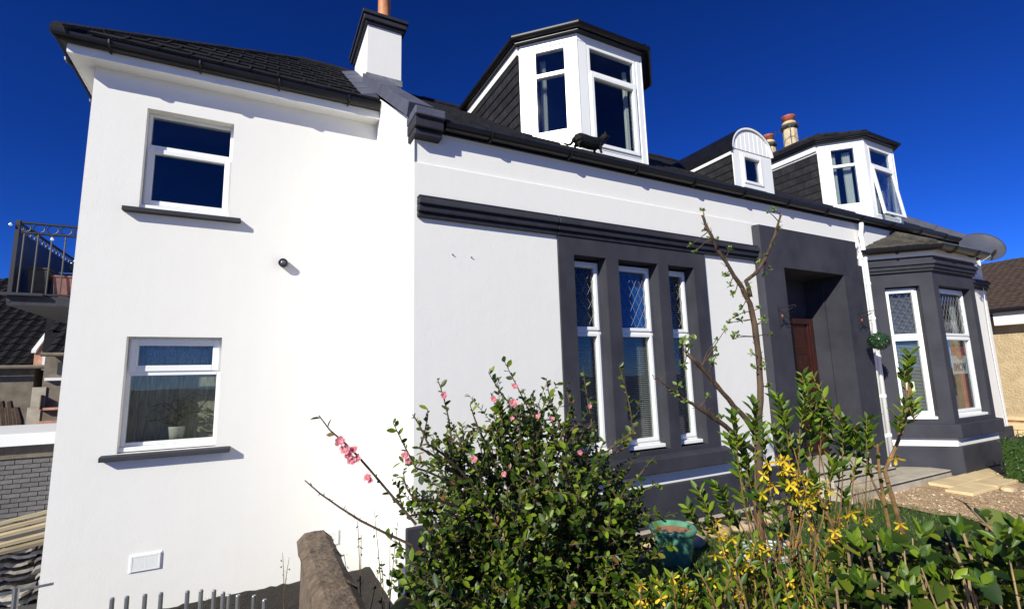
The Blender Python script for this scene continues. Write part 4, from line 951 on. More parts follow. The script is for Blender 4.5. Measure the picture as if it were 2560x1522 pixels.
for k, (u, dz) in enumerate(((-.07,.06),(.42,-.12),(.80,-.02),(1.22,-.20),(1.5,-.1))):
    p = Vector((bx+u, by0-.05, bz0+1.12+dz)); pts.append(p+Vector((0,0,.035)))
    m = MB(); m.lathe([(.0,-.024),(.018,-.014),(.023,.0),(.018,.014),(.010,.028)], p, 10); m.build('bulb', 'bulb', lights_row, smooth=True)
wire.tube(pts, .003, 4); wire.build('wire', 'wrought_iron', lights_row)
gr = thing('barbecue', 'dark green lidded barbecue standing on the balcony', 'barbecue', (-2.5, 10.5, bz0+.10))
m = MB(); m.prism([(-2.85,10.3,bz0+.62),(-2.85,10.3,bz0+.74),(-2.75,10.3,bz0+.86),(-2.30,10.3,bz0+.86),(-2.20,10.3,bz0+.74),(-2.20,10.3,bz0+.62)], (0,.4,0)); m.build('lid', 'bbq_green', gr, bevel=.02)
m = MB(); m.box(-2.95,-2.10,10.28,10.72,bz0+.56,bz0+.59); m.build('shelf', 'galvanised', gr)
m = MB(); m.box(-2.8,-2.25,10.32,10.68,bz0+.103,bz0+.55); m.build('cabinet', 'bbq_green', gr)
for (x, w_, h_, mt, lab) in ((-3.10, .24, .45, 'dark_clay', 'brown square planter on the balcony beside the screen'), (-2.78, .26, .34, 'planter_pink', 'pink planter on the balcony in front of the barbecue'), (-2.42, .24, .30, 'planter_pink', 'pink planter on the balcony nearest the extension')):
    t_ = thing('planter', lab, 'planter', (x, by0+.25, bz0+.10)); m = MB(); h2 = w_/2
    m.hexa([(x-h2*.8,by0+.25-h2*.8,bz0+.103),(x+h2*.8,by0+.25-h2*.8,bz0+.103),(x+h2*.8,by0+.25+h2*.8,bz0+.103),(x-h2*.8,by0+.25+h2*.8,bz0+.103),(x-h2,by0+.25-h2,bz0+.10+h_),(x+h2,by0+.25-h2,bz0+.10+h_),(x+h2,by0+.25+h2,bz0+.10+h_),(x-h2,by0+.25+h2,bz0+.10+h_)]); m.build('tub', mt, t_, bevel=.01)
    m = MB(); m.box(x-h2-.012,x+h2+.012,by0+.25-h2-.012,by0+.25+h2+.012,bz0+.10+h_,bz0+.13+h_); m.build('rim', mt, t_, bevel=.006)
# far houses
def pantiles(parent, o, ux, up, nx_, ny_, w_, g_, mt, clip=None, amp=1.0):
    o, ux, up = Vector(o), Vector(ux).normalized(), Vector(up).normalized(); nz_ = ux.cross(up); m = MB(); rnd = random.Random(nx_)
    for r_ in range(ny_):
        for c_ in range(nx_):
            a = o+ux*(w_*c_)+up*(g_*r_)
            if clip and not clip(a): continue
            pr = [(0,.02),(.25,.055),(.5,.065),(.72,.035),(1.0,.012)]
            j = rnd.uniform(-.006,.006)
            lo = [a+ux*(w_*t)+nz_*(h*amp+.035*max(.6,amp)+j) for t, h in pr]; hi = [a+up*g_*1.1+ux*(w_*t)+nz_*(h*amp+j) for t, h in pr]; dn = [p-nz_*.03 for p in lo]
            m.add(lo+hi+dn, [(i,i+1,6+i,5+i) for i in range(4)]+[(10+i,11+i,i+1,i) for i in range(4)])
    return m.build('tiles', mt, parent, kind='stuff')
hl = thing('neighbour_house', 'low grey harled house with dark pantiles and pinkish skew at its right end', 'house', (-9, 17, -.5))
eL = onY(88, 918, 17); ezL = 2.36; xL = eL.x
m = MB(); m.box(-22, xL, 17, 24, -.5, ezL); m.build('wall', 'harling', hl)
m = MB(); m.add([(-22,16.8,ezL),(xL,16.8,ezL),(xL,21,ezL+2.9),(-22,21,ezL+2.9)],[(0,1,2,3)]); m.add([(xL,16.8,ezL),(xL,21,ezL+2.9),(xL,24,ezL)],[(0,1,2)]); m.add([(-22,21,ezL+2.9),(xL,21,ezL+2.9),(xL,24.2,ezL),(-22,24.2,ezL)],[(0,1,2,3)]); rfl = m.build('roof', 'roof_tile', hl)
pantiles(rfl, (-8.6,16.8,ezL), (1,0,0), (0,4.2,2.9), 14, 15, .245, .34, 'roof_tile')
m = MB(); m.prism([(xL,16.85,ezL+.02),(xL,16.85,ezL+.35),(xL,21,ezL+3.25),(xL,21,ezL+2.9)], (.26,0,0)); sk = m.build('skew', 'pink_stone', hl)
for (xa, xb) in ((xL-.05, xL+.04), (xL+.22, xL+.31)):
    m = MB(); m.hexa([(xa,16.8,ezL+.34),(xb,16.8,ezL+.34),(xb,21,ezL+3.24),(xa,21,ezL+3.24),(xa,16.8,ezL+.41),(xb,16.8,ezL+.41),(xb,21,ezL+3.31),(xa,21,ezL+3.31)]); m.build('coping_edge', 'white_paint', sk)
m = MB(); m.box(xL+.20,xL+.31,16.74,16.85,ezL-.1,ezL+.4); m.build('skew_end', 'white_paint', sk)
m = MB(); m.tube([(-22,16.74,ezL-.02),(xL+.3,16.74,ezL-.02)], .05, 8); m.build('gutter', 'harling', hl)
hr = thing('neighbour_house', 'taller grey harled house with dark pantiles seen below the balcony', 'house', (-4, 16.5, -.5))
YR = 16.5; ezR = onY(120, 884, YR-.25).z; xr0 = xL+.32; m = MB(); m.box(xr0, 4, YR, 24, -.5, ezR); m.build('wall', 'harling', hr)
m = MB(); m.add([(xr0,YR-.25,ezR),(4,YR-.25,ezR),(4,YR+4,ezR+3.0),(xr0-1.2,YR+4,ezR+3.0)],[(0,1,2,3)]); m.add([(xr0-1.2,YR+4,ezR+3.0),(4,YR+4,ezR+3.0),(4,YR+7.5,ezR),(xr0-1.2,YR+7.5,ezR)],[(0,1,2,3)]); rfr = m.build('roof', 'roof_tile', hr)
pantiles(rfr, (xr0-.9,YR-.25,ezR), (1,0,0), (0,4.25,3.0), 14, 15, .245, .35, 'roof_tile', clip=lambda a: a.x > xr0-(a.y-YR)*.28)
m = MB(); m.tube([(xr0,YR-.30,ezR-.02),(4,YR-.30,ezR-.02)], .05, 8); m.build('gutter', 'harling', hr)
q0 = onY(82, 968, YR); q1 = onY(117, 968, YR); zA = q0.z; zB = onY(82, 1018, YR).z
m = MB(); m.box(q0.x, q1.x, YR-.03, YR-.001, zB, zA); m.box(q0.x-.05, q0.x+.20, YR-.025, YR-.001, -.4, zB-.001); m.build('grey_panel', 'concrete', hr)
m = MB(); m.box(q0.x+.21, q1.x-.03, YR-.18, YR-.032, zB-.05, zB+.30); m.build('meter_box', 'harling', hr, bevel=.01)
wv = onY(146, 905, YR); zt_ = wv.z; zs_ = onY(146, 935, YR).z
m = MB(); m.box(wv.x, wv.x+.7, YR-.03, YR-.001, zs_, zt_); wfr = m.build('window', 'dark_moulding', hr); m = MB(); m.box(wv.x-.2, wv.x+.9, YR-.12, YR-.001, zs_-.16, zs_-.09); m.build('window_sill', 'white_paint', wfr)
for z in (.35,.62,.95): 
    m = MB(); m.box(wv.x-.25, wv.x+.6, YR-.15, YR-.01, z+.3, z+.36); m.build('step_ledge', 'pink_stone', hr)
# grey brick outhouse with white fascia
oh = thing('outhouse', 'low grey brick outhouse with a white fascia left of the extension', 'outhouse', (-4, 11, -.5))
m = MB(); m.box(-6.5, -1.95, 11.02, 13.5, -.55, .66); m.build('wall', 'mortar', oh)
m = MB(); m.box(-6.5, -1.95, 10.99, 13.5, .662, .868); m.build('render_band', 'harling', oh)
m = MB(); m.box(-6.6, -1.93, 10.86, 13.6, .87, 1.062); m.build('fascia', 'white_paint', oh, bevel=.006)
bm_ = MB(); bm_.box(0,.205,0,.03,0,.062); bme = bm_.mesh('brick', 'grey_brick'); rnd = random.Random(2)
for r_ in range(16):
    for c_ in range(18):
        x = -5.90+c_*.215+(.107 if r_ % 2 else 0); inst('brick', bme, oh, (x, 10.993+rnd.uniform(-.004,.004), -.545+r_*.0745)).matrix_parent_inverse = Matrix.Translation(-BASE[oh.name])
# dead shrub by the outhouse
sb = thing('bare_shrub', 'dark bare pruned shrub in front of the grey harled house', 'shrub', (-5.2, 15.0, -.5)); rnd = random.Random(31)
for k in range(5):
    a = onY(18+k*9, 1090, 15); b = onY(10+k*9+rnd.uniform(-8,8), 1000+rnd.uniform(0,25), 15)
    m = MB(); m.tube([(a.x,15,-.5),(a.x,15,.6),((a.x+b.x)/2,15.0,1.1),(b.x,15,b.z)],[.10,.09,.08,.06],7); m.build('limb', 'twig', sb)
# stack of salvaged roof tiles
tm = MB(); prof = [(0,0),(.02,.030),(.06,.040),(.11,.030),(.15,.006),(.24,.002),(.30,.016)]; k = len(prof)
tm.add([(x,0,z) for x, z in prof]+[(x,0,z+.030) for x, z in prof]+[(x,.38,z) for x, z in prof]+[(x,.38,z+.030) for x, z in prof],
  [(i,i+1,k+i+1,k+i) for i in range(k-1)]+[(2*k+i+1,2*k+i,3*k+i,3*k+i+1) for i in range(k-1)]+[(k+i,k+i+1,3*k+i+1,3*k+i) for i in range(k-1)]+[(i+1,i,2*k+i,2*k+i+1) for i in range(k-1)]+[(0,k,3*k,2*k),(k-1,3*k-1,4*k-1,2*k-1)])
tsm = tm.mesh('roof_tile', 'clay_stack'); rnd = random.Random(17)
for c_ in range(4):
    for r_ in range(8):
        o = inst('roof_tile', tsm, None, (-2.98+c_*.31+rnd.uniform(-.05,.05), 7.35+rnd.uniform(-.09,.09)+.05*(c_ % 2), -.495+r_*.078), (rnd.uniform(-.03,.03), rnd.uniform(-.06,.06), rnd.uniform(-.28,.28)))
        tag(o, 'weathered grey roof tile stacked beside the white extension', 'roof tile', 'salvaged roof tiles stacked left of the extension')
labs = ['topmost pale plank lying over the stacked roof tiles', 'second pale plank from the top over the stacked tiles', 'thin pale plank in the middle of the timber pile', 'grey weathered plank on the stacked roof tiles', 'yellowish plank lowest in the timber pile']
for i in range(5):
    a = onY(-60, 1372-i*11 if i < 3 else 1340+(i-3)*34, 7.7-.05*i); z = .17+.045*(4-i); s = MB(); s.box(-.75,.75,-.06,.06,-.016,.016)
    me = s.mesh('plank', 'plank'); o = inst('plank', me, None, (-2.45, 7.62-.09*i, .285-.052*i+(.03 if i<3 else 0)), (rnd.uniform(-.1,.1), -.14+.01*i, .25)); tag(o, labs[i], 'plank')
fe = thing('mesh_fence', 'galvanised fence panel standing before the stacked roof tiles', 'fence', (-2.0, 5.6, -.5))
p0 = onY(40, 1478, 5.6)
m = MB(); m.tube([(p0.x,5.6,-.5),(p0.x,5.6,p0.z+.03)], .022, 8); m.build('post', 'galvanised', fe)
for z in (-.02, -.28, -.46): m = MB(); m.tube([(-3.6,5.45,p0.z+z-.02),(-1.45,5.72,p0.z+z)], .011, 6); m.build('rail', 'galvanised', fe)

# ================================================================== RIGHT BACKGROUND
nb = thing('neighbour_house', 'cream harled house with brown tiled roof beyond the bay', 'house', (18, 6, 0)); XN = 16.0
m = MB(); m.box(XN, 24, 2.0, 9, .42, 3.0); m.build('wall', 'cream_harling', nb)
s = MB(); s.box(XN-.04, 24, 1.96, 9.04, -.1, .30); s.build('brick_base', 'mortar', nb)
bb = MB(); bb.box(0,.04,0,.21,0,.062); bb = bb.mesh('brick', 'brick_red'); rnd = random.Random(6)
for r_ in range(6):
    for c_ in range(12): o = inst('brick', bb, nb, (XN-.062, 3.2+c_*.222+(.11 if r_ % 2 else 0), -.02+r_*.073)); o.matrix_parent_inverse = Matrix.Translation(-BASE[nb.name])
m = MB(); m.box(XN-.05, XN+.2, 1.96, 9.04, .424, .50); m.build('base_course', 'sandstone', nb)
m = MB(); m.box(XN-.30, XN-.002, 2.0, 4.96, 2.66, 2.96); m.build('eaves_box', 'white_paint', nb, bevel=.01)
m = MB(); m.box(XN-.30, XN-.002, 4.965, 9.0, 2.86, 2.96); m.build('eaves_box', 'dark_moulding', nb)
m = MB(); m.tube([(XN-.38,1.9,3.0),(XN-.38,9.1,3.0)], .06, 8); m.build('gutter', 'black_plastic', nb)
m = MB(); m.add([(XN-.4,9.2,2.98),(XN-.4,1.8,2.98),(19.2,1.8,4.72),(19.2,9.2,4.72)],[(0,1,2,3)]); m.add([(19.2,9.2,4.72),(19.2,1.8,4.72),(22.8,1.8,2.98),(22.8,9.2,2.98)],[(0,1,2,3)]); m.add([(XN-.4,9.2,2.98),(19.2,9.2,4.72),(22.8,9.2,2.98)],[(0,1,2)]); nr = m.build('roof', 'brown_tile', nb)
pantiles(nr, (XN-.4,6.9,2.985), (0,-1,0), (3.6,0,1.74), 26, 22, .16, .18, 'brown_tile', amp=.35)
gw = thing('boundary_wall', 'low sandstone garden wall in front of the cream house', 'wall', (15, 4, 0))
rnd = random.Random(40)
for r_ in range(3):
    for c_ in range(6):
        s = MB(); y0_ = 2.6+c_*.46+(.2 if r_ % 2 else 0); s.box(14.9+rnd.uniform(-.02,.02), 15.15, y0_, y0_+.445, .0+r_*.15, .145+r_*.15); s.build('stone', 'sandstone', gw, bevel=.012)

# ================================================================== LOW GARDEN WALL AND RAILING, LEFT FOREGROUND
wx0, wx1 = .352, .590
gwl = thing('garden_wall', 'brown roughcast garden wall with weathered rounded coping running towards the house', 'wall', (.47, 3, -.5))
m = MB(); m.box(wx0+.02, wx1-.02, .9, 4.44, -.5, .43); m.build('wall_body', 'garden_wall', gwl)
rnd = random.Random(14); y = .95; first = True
while y < 4.40:
    ln = rnd.uniform(.55,.75); ye = min(y+ln, 4.46); s = MB(); nn = 6; e = .012; rows = []
    for i in range(nn+1):
        yy = y+(ye-y-.008)*i/nn; j = lambda: rnd.uniform(-.006,.006)
        rows.append([(wx0-.004+j(),yy,.425),(wx0-.012+j(),yy,.505+j()),(wx0+.040+j(),yy,.556+j()),((wx0+wx1)/2+j(),yy,.562+j()),(wx1-.050+j(),yy,.556+j()),(wx1+.012+j(),yy,.500+j()),(wx1+.004+j(),yy,.425)])
    w_ = 7; s.add([v for r_ in rows for v in r_], [(i*w_+q, i*w_+q+1, (i+1)*w_+q+1, (i+1)*w_+q) for i in range(nn) for q in range(w_-1)]+[tuple(range(w_)), tuple(range(nn*w_,(nn+1)*w_))[::-1]])
    s.build('coping_stone', 'garden_wall', gwl, bevel=.006); y = ye
def steel_rail(pxs, label):
    pts = [onZ(x, y, .75) for x, y in pxs]; t_ = thing('railing', label, 'railing', (pts[0].x, pts[0].y, -.5), 'galvanised bar railings in the foreground')
    for p in pts:
        s = MB(); s.tube([(p.x,p.y,-.5),(p.x,p.y,p.z-.004),(p.x,p.y,p.z)], [.0098,.0098,.0082], 10); s.build('bar', 'galvanised', t_, smooth=False)
    for z in (.05,-.35):
        s = MB(); s.tube([(p.x,p.y+.0,z) for p in pts], .014, 6); s.build('rail', 'galvanised', t_)
steel_rail([(281,1493),(318,1489),(363,1484),(403,1480),(469,1475.6),(503,1473),(535.6,1473)], 'galvanised railing of spaced upright bars in front of the extension')
steel_rail([(558,1478.5),(573,1484),(595,1486),(635,1487),(661,1497)], 'galvanised railing of upright bars nearest the brown garden wall')

# ================================================================== GARDEN THINGS
pc = Vector((3.53, 3.60, 0)); pt_ = thing('plant_pot', 'green glazed plant pot with rolled rim on the lawn', 'pot', pc)
m = MB(); m.lathe([(.135,0),(.15,.01),(.19,.26),(.193,.275),(.205,.285),(.215,.30),(.212,.325),(.20,.335),(.188,.325),(.18,.28)], pc, 32); m.build('body', 'pot_glaze', pt_, smooth=True)
m = MB(); m.lathe([(.0,0),(.181,0),(.181,.004),(0,.006)], (pc.x,pc.y,.283), 24); m.build('compost', 'pot_soil', pt_)
rnd = random.Random(77)
def rock(x, y, s_, label, flat=.6):
    m = MB(); n = 10; rows = []
    for i, (z, r_) in enumerate(((-.1,.85),(.15,1.0),(.42,.95),(.62,.70),(.70,.25))):
        rows.append([(x+s_*r_*math.cos(2*math.pi*j/n)*1.25*rnd.uniform(.82,1.1), y+s_*r_*math.sin(2*math.pi*j/n)*.85*rnd.uniform(.82,1.1), s_*z*flat*1.6*rnd.uniform(.9,1.1)) for j in range(n)])
    m.add([v for r_ in rows for v in r_], [(i*n+j, i*n+(j+1)%n, (i+1)*n+(j+1)%n, (i+1)*n+j) for i in range(4) for j in range(n)]+[tuple(range(4*n,5*n))])
    o = m.build('edging_stone', 'rockery', bevel=.012); tag(o, label, 'stone', 'rough stones edging the bed under the window'); return o
for x, y, s_, lb in ((2.50,3.88,.16,'rough tan stone edging the bed behind the flowering bush'),(2.86,3.92,.15,'tan edging stone second from the flowering bush'),(3.20,3.90,.17,'rough tan stone just left of the green pot'),(3.60,3.99,.15,'tan edging stone hidden partly behind the green pot'),(4.02,3.90,.19,'large ridged tan stone just right of the green pot'),(4.52,3.95,.15,'flat pale edging stone second right of the green pot'),(4.95,3.93,.16,'pale edging stone third right of the green pot'),(5.45,3.97,.15,'pale edging stone below the window sill end'),(6.0,3.95,.16,'edging stone nearest the porch steps')):
    rock(x, y, s_, lb)
m = MB(); m.box(1.3, 6.3, 4.36, 4.44, -.02, .022); struct(m.build('kerb_strip', 'concrete', bevel=.006))
m = MB(); m.box(1.45, 6.4, 4.02, 4.36, -.02, .008); struct(m.build('flower_bed', 'soil'))
ho = thing('garden_hose', 'pale coiled garden hose with an orange end lying on the lawn', 'hose', (4.3, 3.2, 0)); 
m = MB(); m.tube([(4.35+.26*(1+k*.004)*math.cos(k*.3), 3.25+.20*(1+k*.004)*math.sin(k*.3), .02+.0012*k) for k in range(64)], .014, 6); m.build('coil', 'pale_plastic', ho, smooth=True)
m = MB(); m.tube([(4.62,3.22,.09),(4.72,3.16,.08),(4.86,3.14,.05)], .017, 8); m.build('hose_end', 'orange_plastic', ho, smooth=True)
rk = rock(9.35, 3.10, .11, 'purplish rock at the corner of the paving beside the clipped box'); rk['group'] = 'rocks by the path'

# ================================================================== PLANTS
LEAF = {}
def leaf_mesh(name, mt, shape='oval'):
    if shape == 'oval': o = [(0,0),(.30,.22),(.46,.48),(.34,.76),(0,1)]
    elif shape == 'lance': o = [(0,0),(.26,.22),(.42,.5),(.30,.75),(0,1)]
    else: o = [(0,.05),(.17,-.06),(.37,-.07),(.53,.09),(.54,.30),(.42,.57),(.21,.82),(0,1)]
    rt = [(x, y, .10*x+ -.10*y*y) for x, y in o]; lf = [(-x, y, z) for x, y, z in rt[1:-1]]; md = [(0, y, -.10*y*y-.03) for _, y, _ in rt[1:-1]]
    vs = rt+lf+md; q = len(o); k = q-2; l0, m0 = q, q+k     # right edge, left edge, midrib
    fs = [(0,1,m0),(k,k+1,m0+k-1),(0,m0,l0),(m0+k-1,k+1,l0+k-1)]
    for i in range(k-1): fs += [(1+i,2+i,m0+i+1,m0+i),(m0+i,m0+i+1,l0+i+1,l0+i)]
    me = bpy.data.meshes.new(name); me.from_pydata(vs, [], fs); me.update(); me.materials.append(MATS[mt]); me.polygons.foreach_set('use_smooth', [True]*len(fs)); return me, vs, fs
def leaf_frame(p, d, up):
    d = d.normalized(); x = d.cross(up)
    x = x.normalized() if x.length > 1e-4 else d.orthogonal().normalized()
    return Matrix((x, d, x.cross(d))).transposed()
def emit_leaves(parent, lv, nobj, mt, shape='oval', name='leaf', rest='foliage'):
    me, vs, fs = leaf_mesh(name, mt, shape)
    lv = sorted(lv, key=lambda q: -q[3]/(q[0]-EYE).length)
    for p, d, up, L_, W in lv[:nobj]: inst(name, me, parent, p, leaf_frame(p, d, up), (W, L_, L_))
    m = MB()
    for p, d, up, L_, W in lv[nobj:]:
        M_ = leaf_frame(p, d, up); m.add([p + M_ @ Vector((v[0]*W, v[1]*L_, v[2]*L_)) for v in vs], fs)
    if m.v: m.build(rest, mt, parent, kind='stuff', smooth=True)
def bez(a, b, c, n): return [a*(1-t)**2+b*2*t*(1-t)+c*t*t for t in [k/n for k in range(n+1)]]
def rv(r_, s_=1): return Vector((r_.uniform(-s_,s_), r_.uniform(-s_,s_), r_.uniform(-s_,s_)))
def flower(parent, p, nrm_, size, mt, npet=5, name='flower', rnd=random, cup=.45, wid=.8):
    m = MB(); z = nrm_.normalized(); x = z.orthogonal().normalized(); y = z.cross(x)
    for ring, sc in ((0, 1.0), (1, .62)) if npet == 5 else ((0, 1.0),):
        for k in range(npet):
            a = 2*math.pi*(k+.5*ring)/npet+rnd.uniform(-.2,.2); d = x*math.cos(a)+y*math.sin(a); t = z.cross(d); l = size*sc*rnd.uniform(.85,1.1); up = z*(cup+ring*.35)
            m.add([p, p+(d*.35+up*.2)*l-t*l*.26*wid, p+(d*.8+up*.6)*l-t*l*.34*wid, p+(d*1.0+up*.95)*l, p+(d*.8+up*.6)*l+t*l*.34*wid, p+(d*.35+up*.2)*l+t*l*.26*wid, p+(d*.55+up*.25)*l],[(0,1,6),(1,2,6),(2,3,6),(3,4,6),(4,5,6),(5,0,6)])
    return m.build(name, mt, parent)

# --- flowering quince bush
rnd = random.Random(101); bush = thing('flowering_bush', 'dense green bush with pink blossom in front of the triple window', 'bush', (1.40, 2.38, ground_z(1.40,2.38)))
leaves = []; wood = MB(); base = Vector((1.40, 2.38, -.02)); stems = 0
def twig_leaves(pts, L0, sp, r_=rnd, droop=0):
    for i in range(len(pts)-1):
        a, b = pts[i], pts[i+1]; seg = (b-a).length; n = max(1, int(seg/sp)); t = (b-a).normalized()
        for k in range(n):
            p = a.lerp(b, (k+r_.random())/n); out = t.cross(rv(r_)).normalized(); d = (out*.8+t*.55+Vector((0,0,.05-droop))).normalized()
            L_ = L0*r_.uniform(.45,1.05) if r_.random() < .8 else L0*r_.uniform(1.05,1.5); up = (Vector((-.35,-.35,.8))+rv(r_,.75)).normalized(); leaves.append((p, d, up, L_, L_*r_.uniform(.50,.68)))
for s_ in range(175):
    while True:
        q = rv(rnd)
        if q.length < 1 and q.z > -.75: break
    q = q.normalized()*(q.length**.35)
    q.x = math.copysign(abs(q.x)**.8, q.x); tgt = Vector((1.29+q.x*.67, 2.36+q.y*.50, .90+q.z*.80)); 
    if tgt.z > 1.40: tgt.z -= (tgt.z-1.40)*.25*abs(tgt.x-1.36)/.5
    b0 = base+Vector((rnd.uniform(-.22,.22), rnd.uniform(-.2,.2), 0)); b0.z = ground_z(b0.x, b0.y)-.02
    ctrl = b0.lerp(tgt, .45)+Vector((0,0,.22)); pts = bez(b0, ctrl, tgt, 9); pts = [p+rv(rnd,.012) for p in pts]
    wood.tube(pts, [.009-.0007*k for k in range(10)], 5)
    twig_leaves(pts[4:], .042, .013)
    for k in range(15):
        i = rnd.randint(2, 8); st = pts[i]; dr = ((pts[i+1]-pts[i]).normalized()*.4+rv(rnd)*.9+Vector((0,0,.30))).normalized(); l = rnd.uniform(.12,.30)
        e = st+dr*l; mid = st.lerp(e,.5)+rv(rnd,.02); tp = [st, mid, e]; wood.tube(tp, [.0030,.0022,.0014], 4, cap=False); twig_leaves(tp, .040, .0125)
sprays = [[(1130,1110),(1122,1020),(1093,945)],[(1340,1060),(1295,970),(1262,905)],[(1300,1040),(1250,985),(1221,930)],[(1400,1060),(1372,1000),(1366,945)],[(1480,1060),(1466,985),(1458,925)],[(1585,1080),(1572,990),(1548,915)],[(1560,1120),(1590,1050),(1600,1000)],[(1040,1170),(1008,1110),(982,1055)],[(1070,1110),(1045,1050),(1030,1035)],[(1050,1120),(1075,1040),(1068,1020)],[(1590,1200),(1625,1150),(1640,1140)],[(1020,1290),(990,1250),(1000,1200)],[(1040,1250),(1005,1220),(1010,1170)],[(1590,1240),(1630,1215),(1650,1205)],[(1440,1060),(1415,1000),(1420,960)],[(1200,1080),(1180,1030),(1175,1010)],[(1550,1300),(1600,1290),(1625,1270)]]
for sp in sprays:
    Y = 2.2+rnd.uniform(-.1,.2); pts = [onY(x,y,Y) for x, y in sp]; root = onY(sp[0][0]*.55+1300*.45, sp[0][1]*.5+1290*.5, Y+.1); wood.tube(bez(root, root.lerp(pts[0],.6)+Vector((0,0,.03)), pts[0], 4), [.0065,.006,.0056,.0053,.005], 5); pts = bez(pts[0], pts[1], pts[2], 6); wood.tube(pts, [.005,.0045,.004,.0035,.003,.0025,.0018], 5); twig_leaves([root.lerp(pts[0],.5)]+pts, .036, .013)
lft = [onY(x,y,2.2) for x, y in ((1040,1310),(985,1245),(930,1180),(895,1140),(860,1105),(825,1075),(797,1038))]; wood.tube(lft, [.006,.0055,.005,.0045,.004,.003,.002], 6); twig_leaves(lft[:3], .032, .05); twig_leaves(lft[4:], .045, .030)
bare = [onY(x,y,2.15) for x, y in ((1030,1362),(960,1330),(900,1300),(850,1268),(800,1233),(762,1200))]; wood.tube(bare, [.0055,.005,.0045,.0035,.003,.002], 6)
for k in range(24):
    i = rnd.randint(1,4); p = bare[i].lerp(bare[i+1], rnd.random()); wood.tube([p, p+rv(rnd,.012)+Vector((0,0,.004))], [.0025,.001], 4)
wood.build('stems', 'twig', bush)
emit_leaves(bush, leaves, 290, 'quince_leaf')
fl = [(1110,988,.026),(1235,997,.026),(1287,966,.026),(1283,1007,.034),(1281,1045,.018),(1345,1040,.02),(1185,1147,.024),(1012,1138,.028),(1020,1152,.022),(1475,1016,.020),(1380,1046,.024),(1260,1185,.02),(1450,1130,.02)]
for x, y, s_ in fl: flower(bush, onY(x,y,1.92 if 1030<x<1600 and y>1090 else 2.12), Vector((-.4,-.8,.2))+rv(rnd,.4), s_*.66, 'pink_petal', rnd=rnd, wid=1.25, cup=rnd.uniform(.1,.4))
for x, y, s_ in ((850,1104,.034),(862,1124,.036),(872,1135,.032),(886,1123,.028),(893,1147,.034),(880,1150,.03),(918,1192,.026),(926,1200,.022)): flower(bush, onY(x,y,2.18), Vector((-.4,-.8,.2))+rv(rnd,.4), s_*.66, 'pink_petal', rnd=rnd, wid=1.25, cup=rnd.uniform(.1,.4))

# --- pruned apple tree
rnd = random.Random(55); YT = 2.62; tree = thing('apple_tree', 'pruned young apple tree with bare limbs and small new leaves', 'tree', (onY(1898,1300,YT).x, YT, 0))
def limb(pxs, radii, name, par, ybend=0):
    pts = [onY(x,y,YT+ybend*i) for i, (x,y) in enumerate(pxs)]; m = MB(); dense = []; rd = []
    for i in range(len(pts)-1):
        for k in range(3): dense.append(pts[i].lerp(pts[i+1], k/3)+(rv(rnd,.005) if k else Vector())); rd.append((radii[i]*(3-k)+radii[i+1]*k)/3*rnd.uniform(.92,1.10))
    dense.append(pts[-1]); rd.append(radii[-1]); m.tube(dense, rd, 9); return m.build(name, 'bark', par, smooth=True), dense
tb = onY(1898,1300,YT)
trunk_px = [(1897,1074),(1901,965),(1897,892),(1887,815),(1875,759),(1855,718),(1826,674),(1802,637),(1782,597),(1768,569),(1756,538)]
pts0 = [Vector((tb.x-.02,YT,-.05)), Vector((tb.x-.01,YT,.3)), Vector((tb.x,YT,.7))]
m = MB(); allp = pts0+[onY(x,y,YT) for x,y in trunk_px]; rad = [.046,.040,.034,.028,.026,.025,.024,.0225,.019,.0155,.0145,.013,.012,.011]
dn = []; rr_ = []
for i in range(len(allp)-1):
    for k in range(3): dn.append(allp[i].lerp(allp[i+1],k/3)+(rv(rnd,.004) if k else Vector())); rr_.append((rad[i]*(3-k)+rad[i+1]*k)/3*rnd.uniform(.92,1.1))
dn.append(allp[-1]); rr_.append(rad[-1]); m.tube(dn, rr_, 10); trunk = m.build('trunk', 'bark', tree, smooth=True)
limbs = [dn]
for pxs, rd in (([(1876,742),(1865,702),(1891,682),(1919,633),(1937,589),(1952,538)],[.018,.016,.0145,.0135,.0115,.009]), ([(1890,1085),(1850,1030),(1806,981),(1770,936),(1717,884)],[.024,.020,.018,.016,.015]), ([(1885,1125),(1850,1098),(1794,1050),(1762,1030),(1717,1001),(1677,971),(1636,947)],[.022,.020,.017,.015,.011,.007,.003])):
    o, d = limb(pxs, rd, 'branch', tree); limbs.append(d)
for p, d_ in ((onY(1717,884,YT), Vector((-.6,0,.5))), (onY(1756,538,YT), Vector((-.2,0,1))), (onY(1952,538,YT), Vector((.2,0,1)))):
    s = MB(); d_ = d_.normalized(); s.tube([p-d_*.002, p+d_*.004], [.0135,.0125], 9); s.build('cut_end', 'cut_wood', tree)
for (x,y) in ((1855,722),(1868,752)): 
    s = MB(); p = onY(x,y,YT-.024); s.lathe([(0,-.002),(.011,0),(0,.004)], p, 8, ay=.4); s.build('pruning_scar', 'cut_wood', tree, smooth=True)
allpts = [p for l in limbs for p in l]; leaves = []; tw = MB()
clusters = [(1757,526),(1762,575),(1740,628),(1728,612),(1772,600),(1790,598),(1825,622),(1812,690),(1825,712),(1830,737),(1855,770),(1838,790),(1822,806),(1850,800),(1843,838),(1833,845),(1868,726),(1908,642),(1900,655),(1925,672),(1912,685),(1935,610),(1948,570),(1922,530),(1935,525),(1912,806),(1925,836),(1908,800),(1880,885),(1908,914),(1722,868),(1705,862),(1712,850),(1735,845),(1785,875),(1788,893),(1780,905),(1680,980),(1697,962),(1707,913),(1690,985),(1710,1005),(1770,990),(1802,1040),(1925,965),(1812,825),(1790,850),(1885,920),(1895,770)]
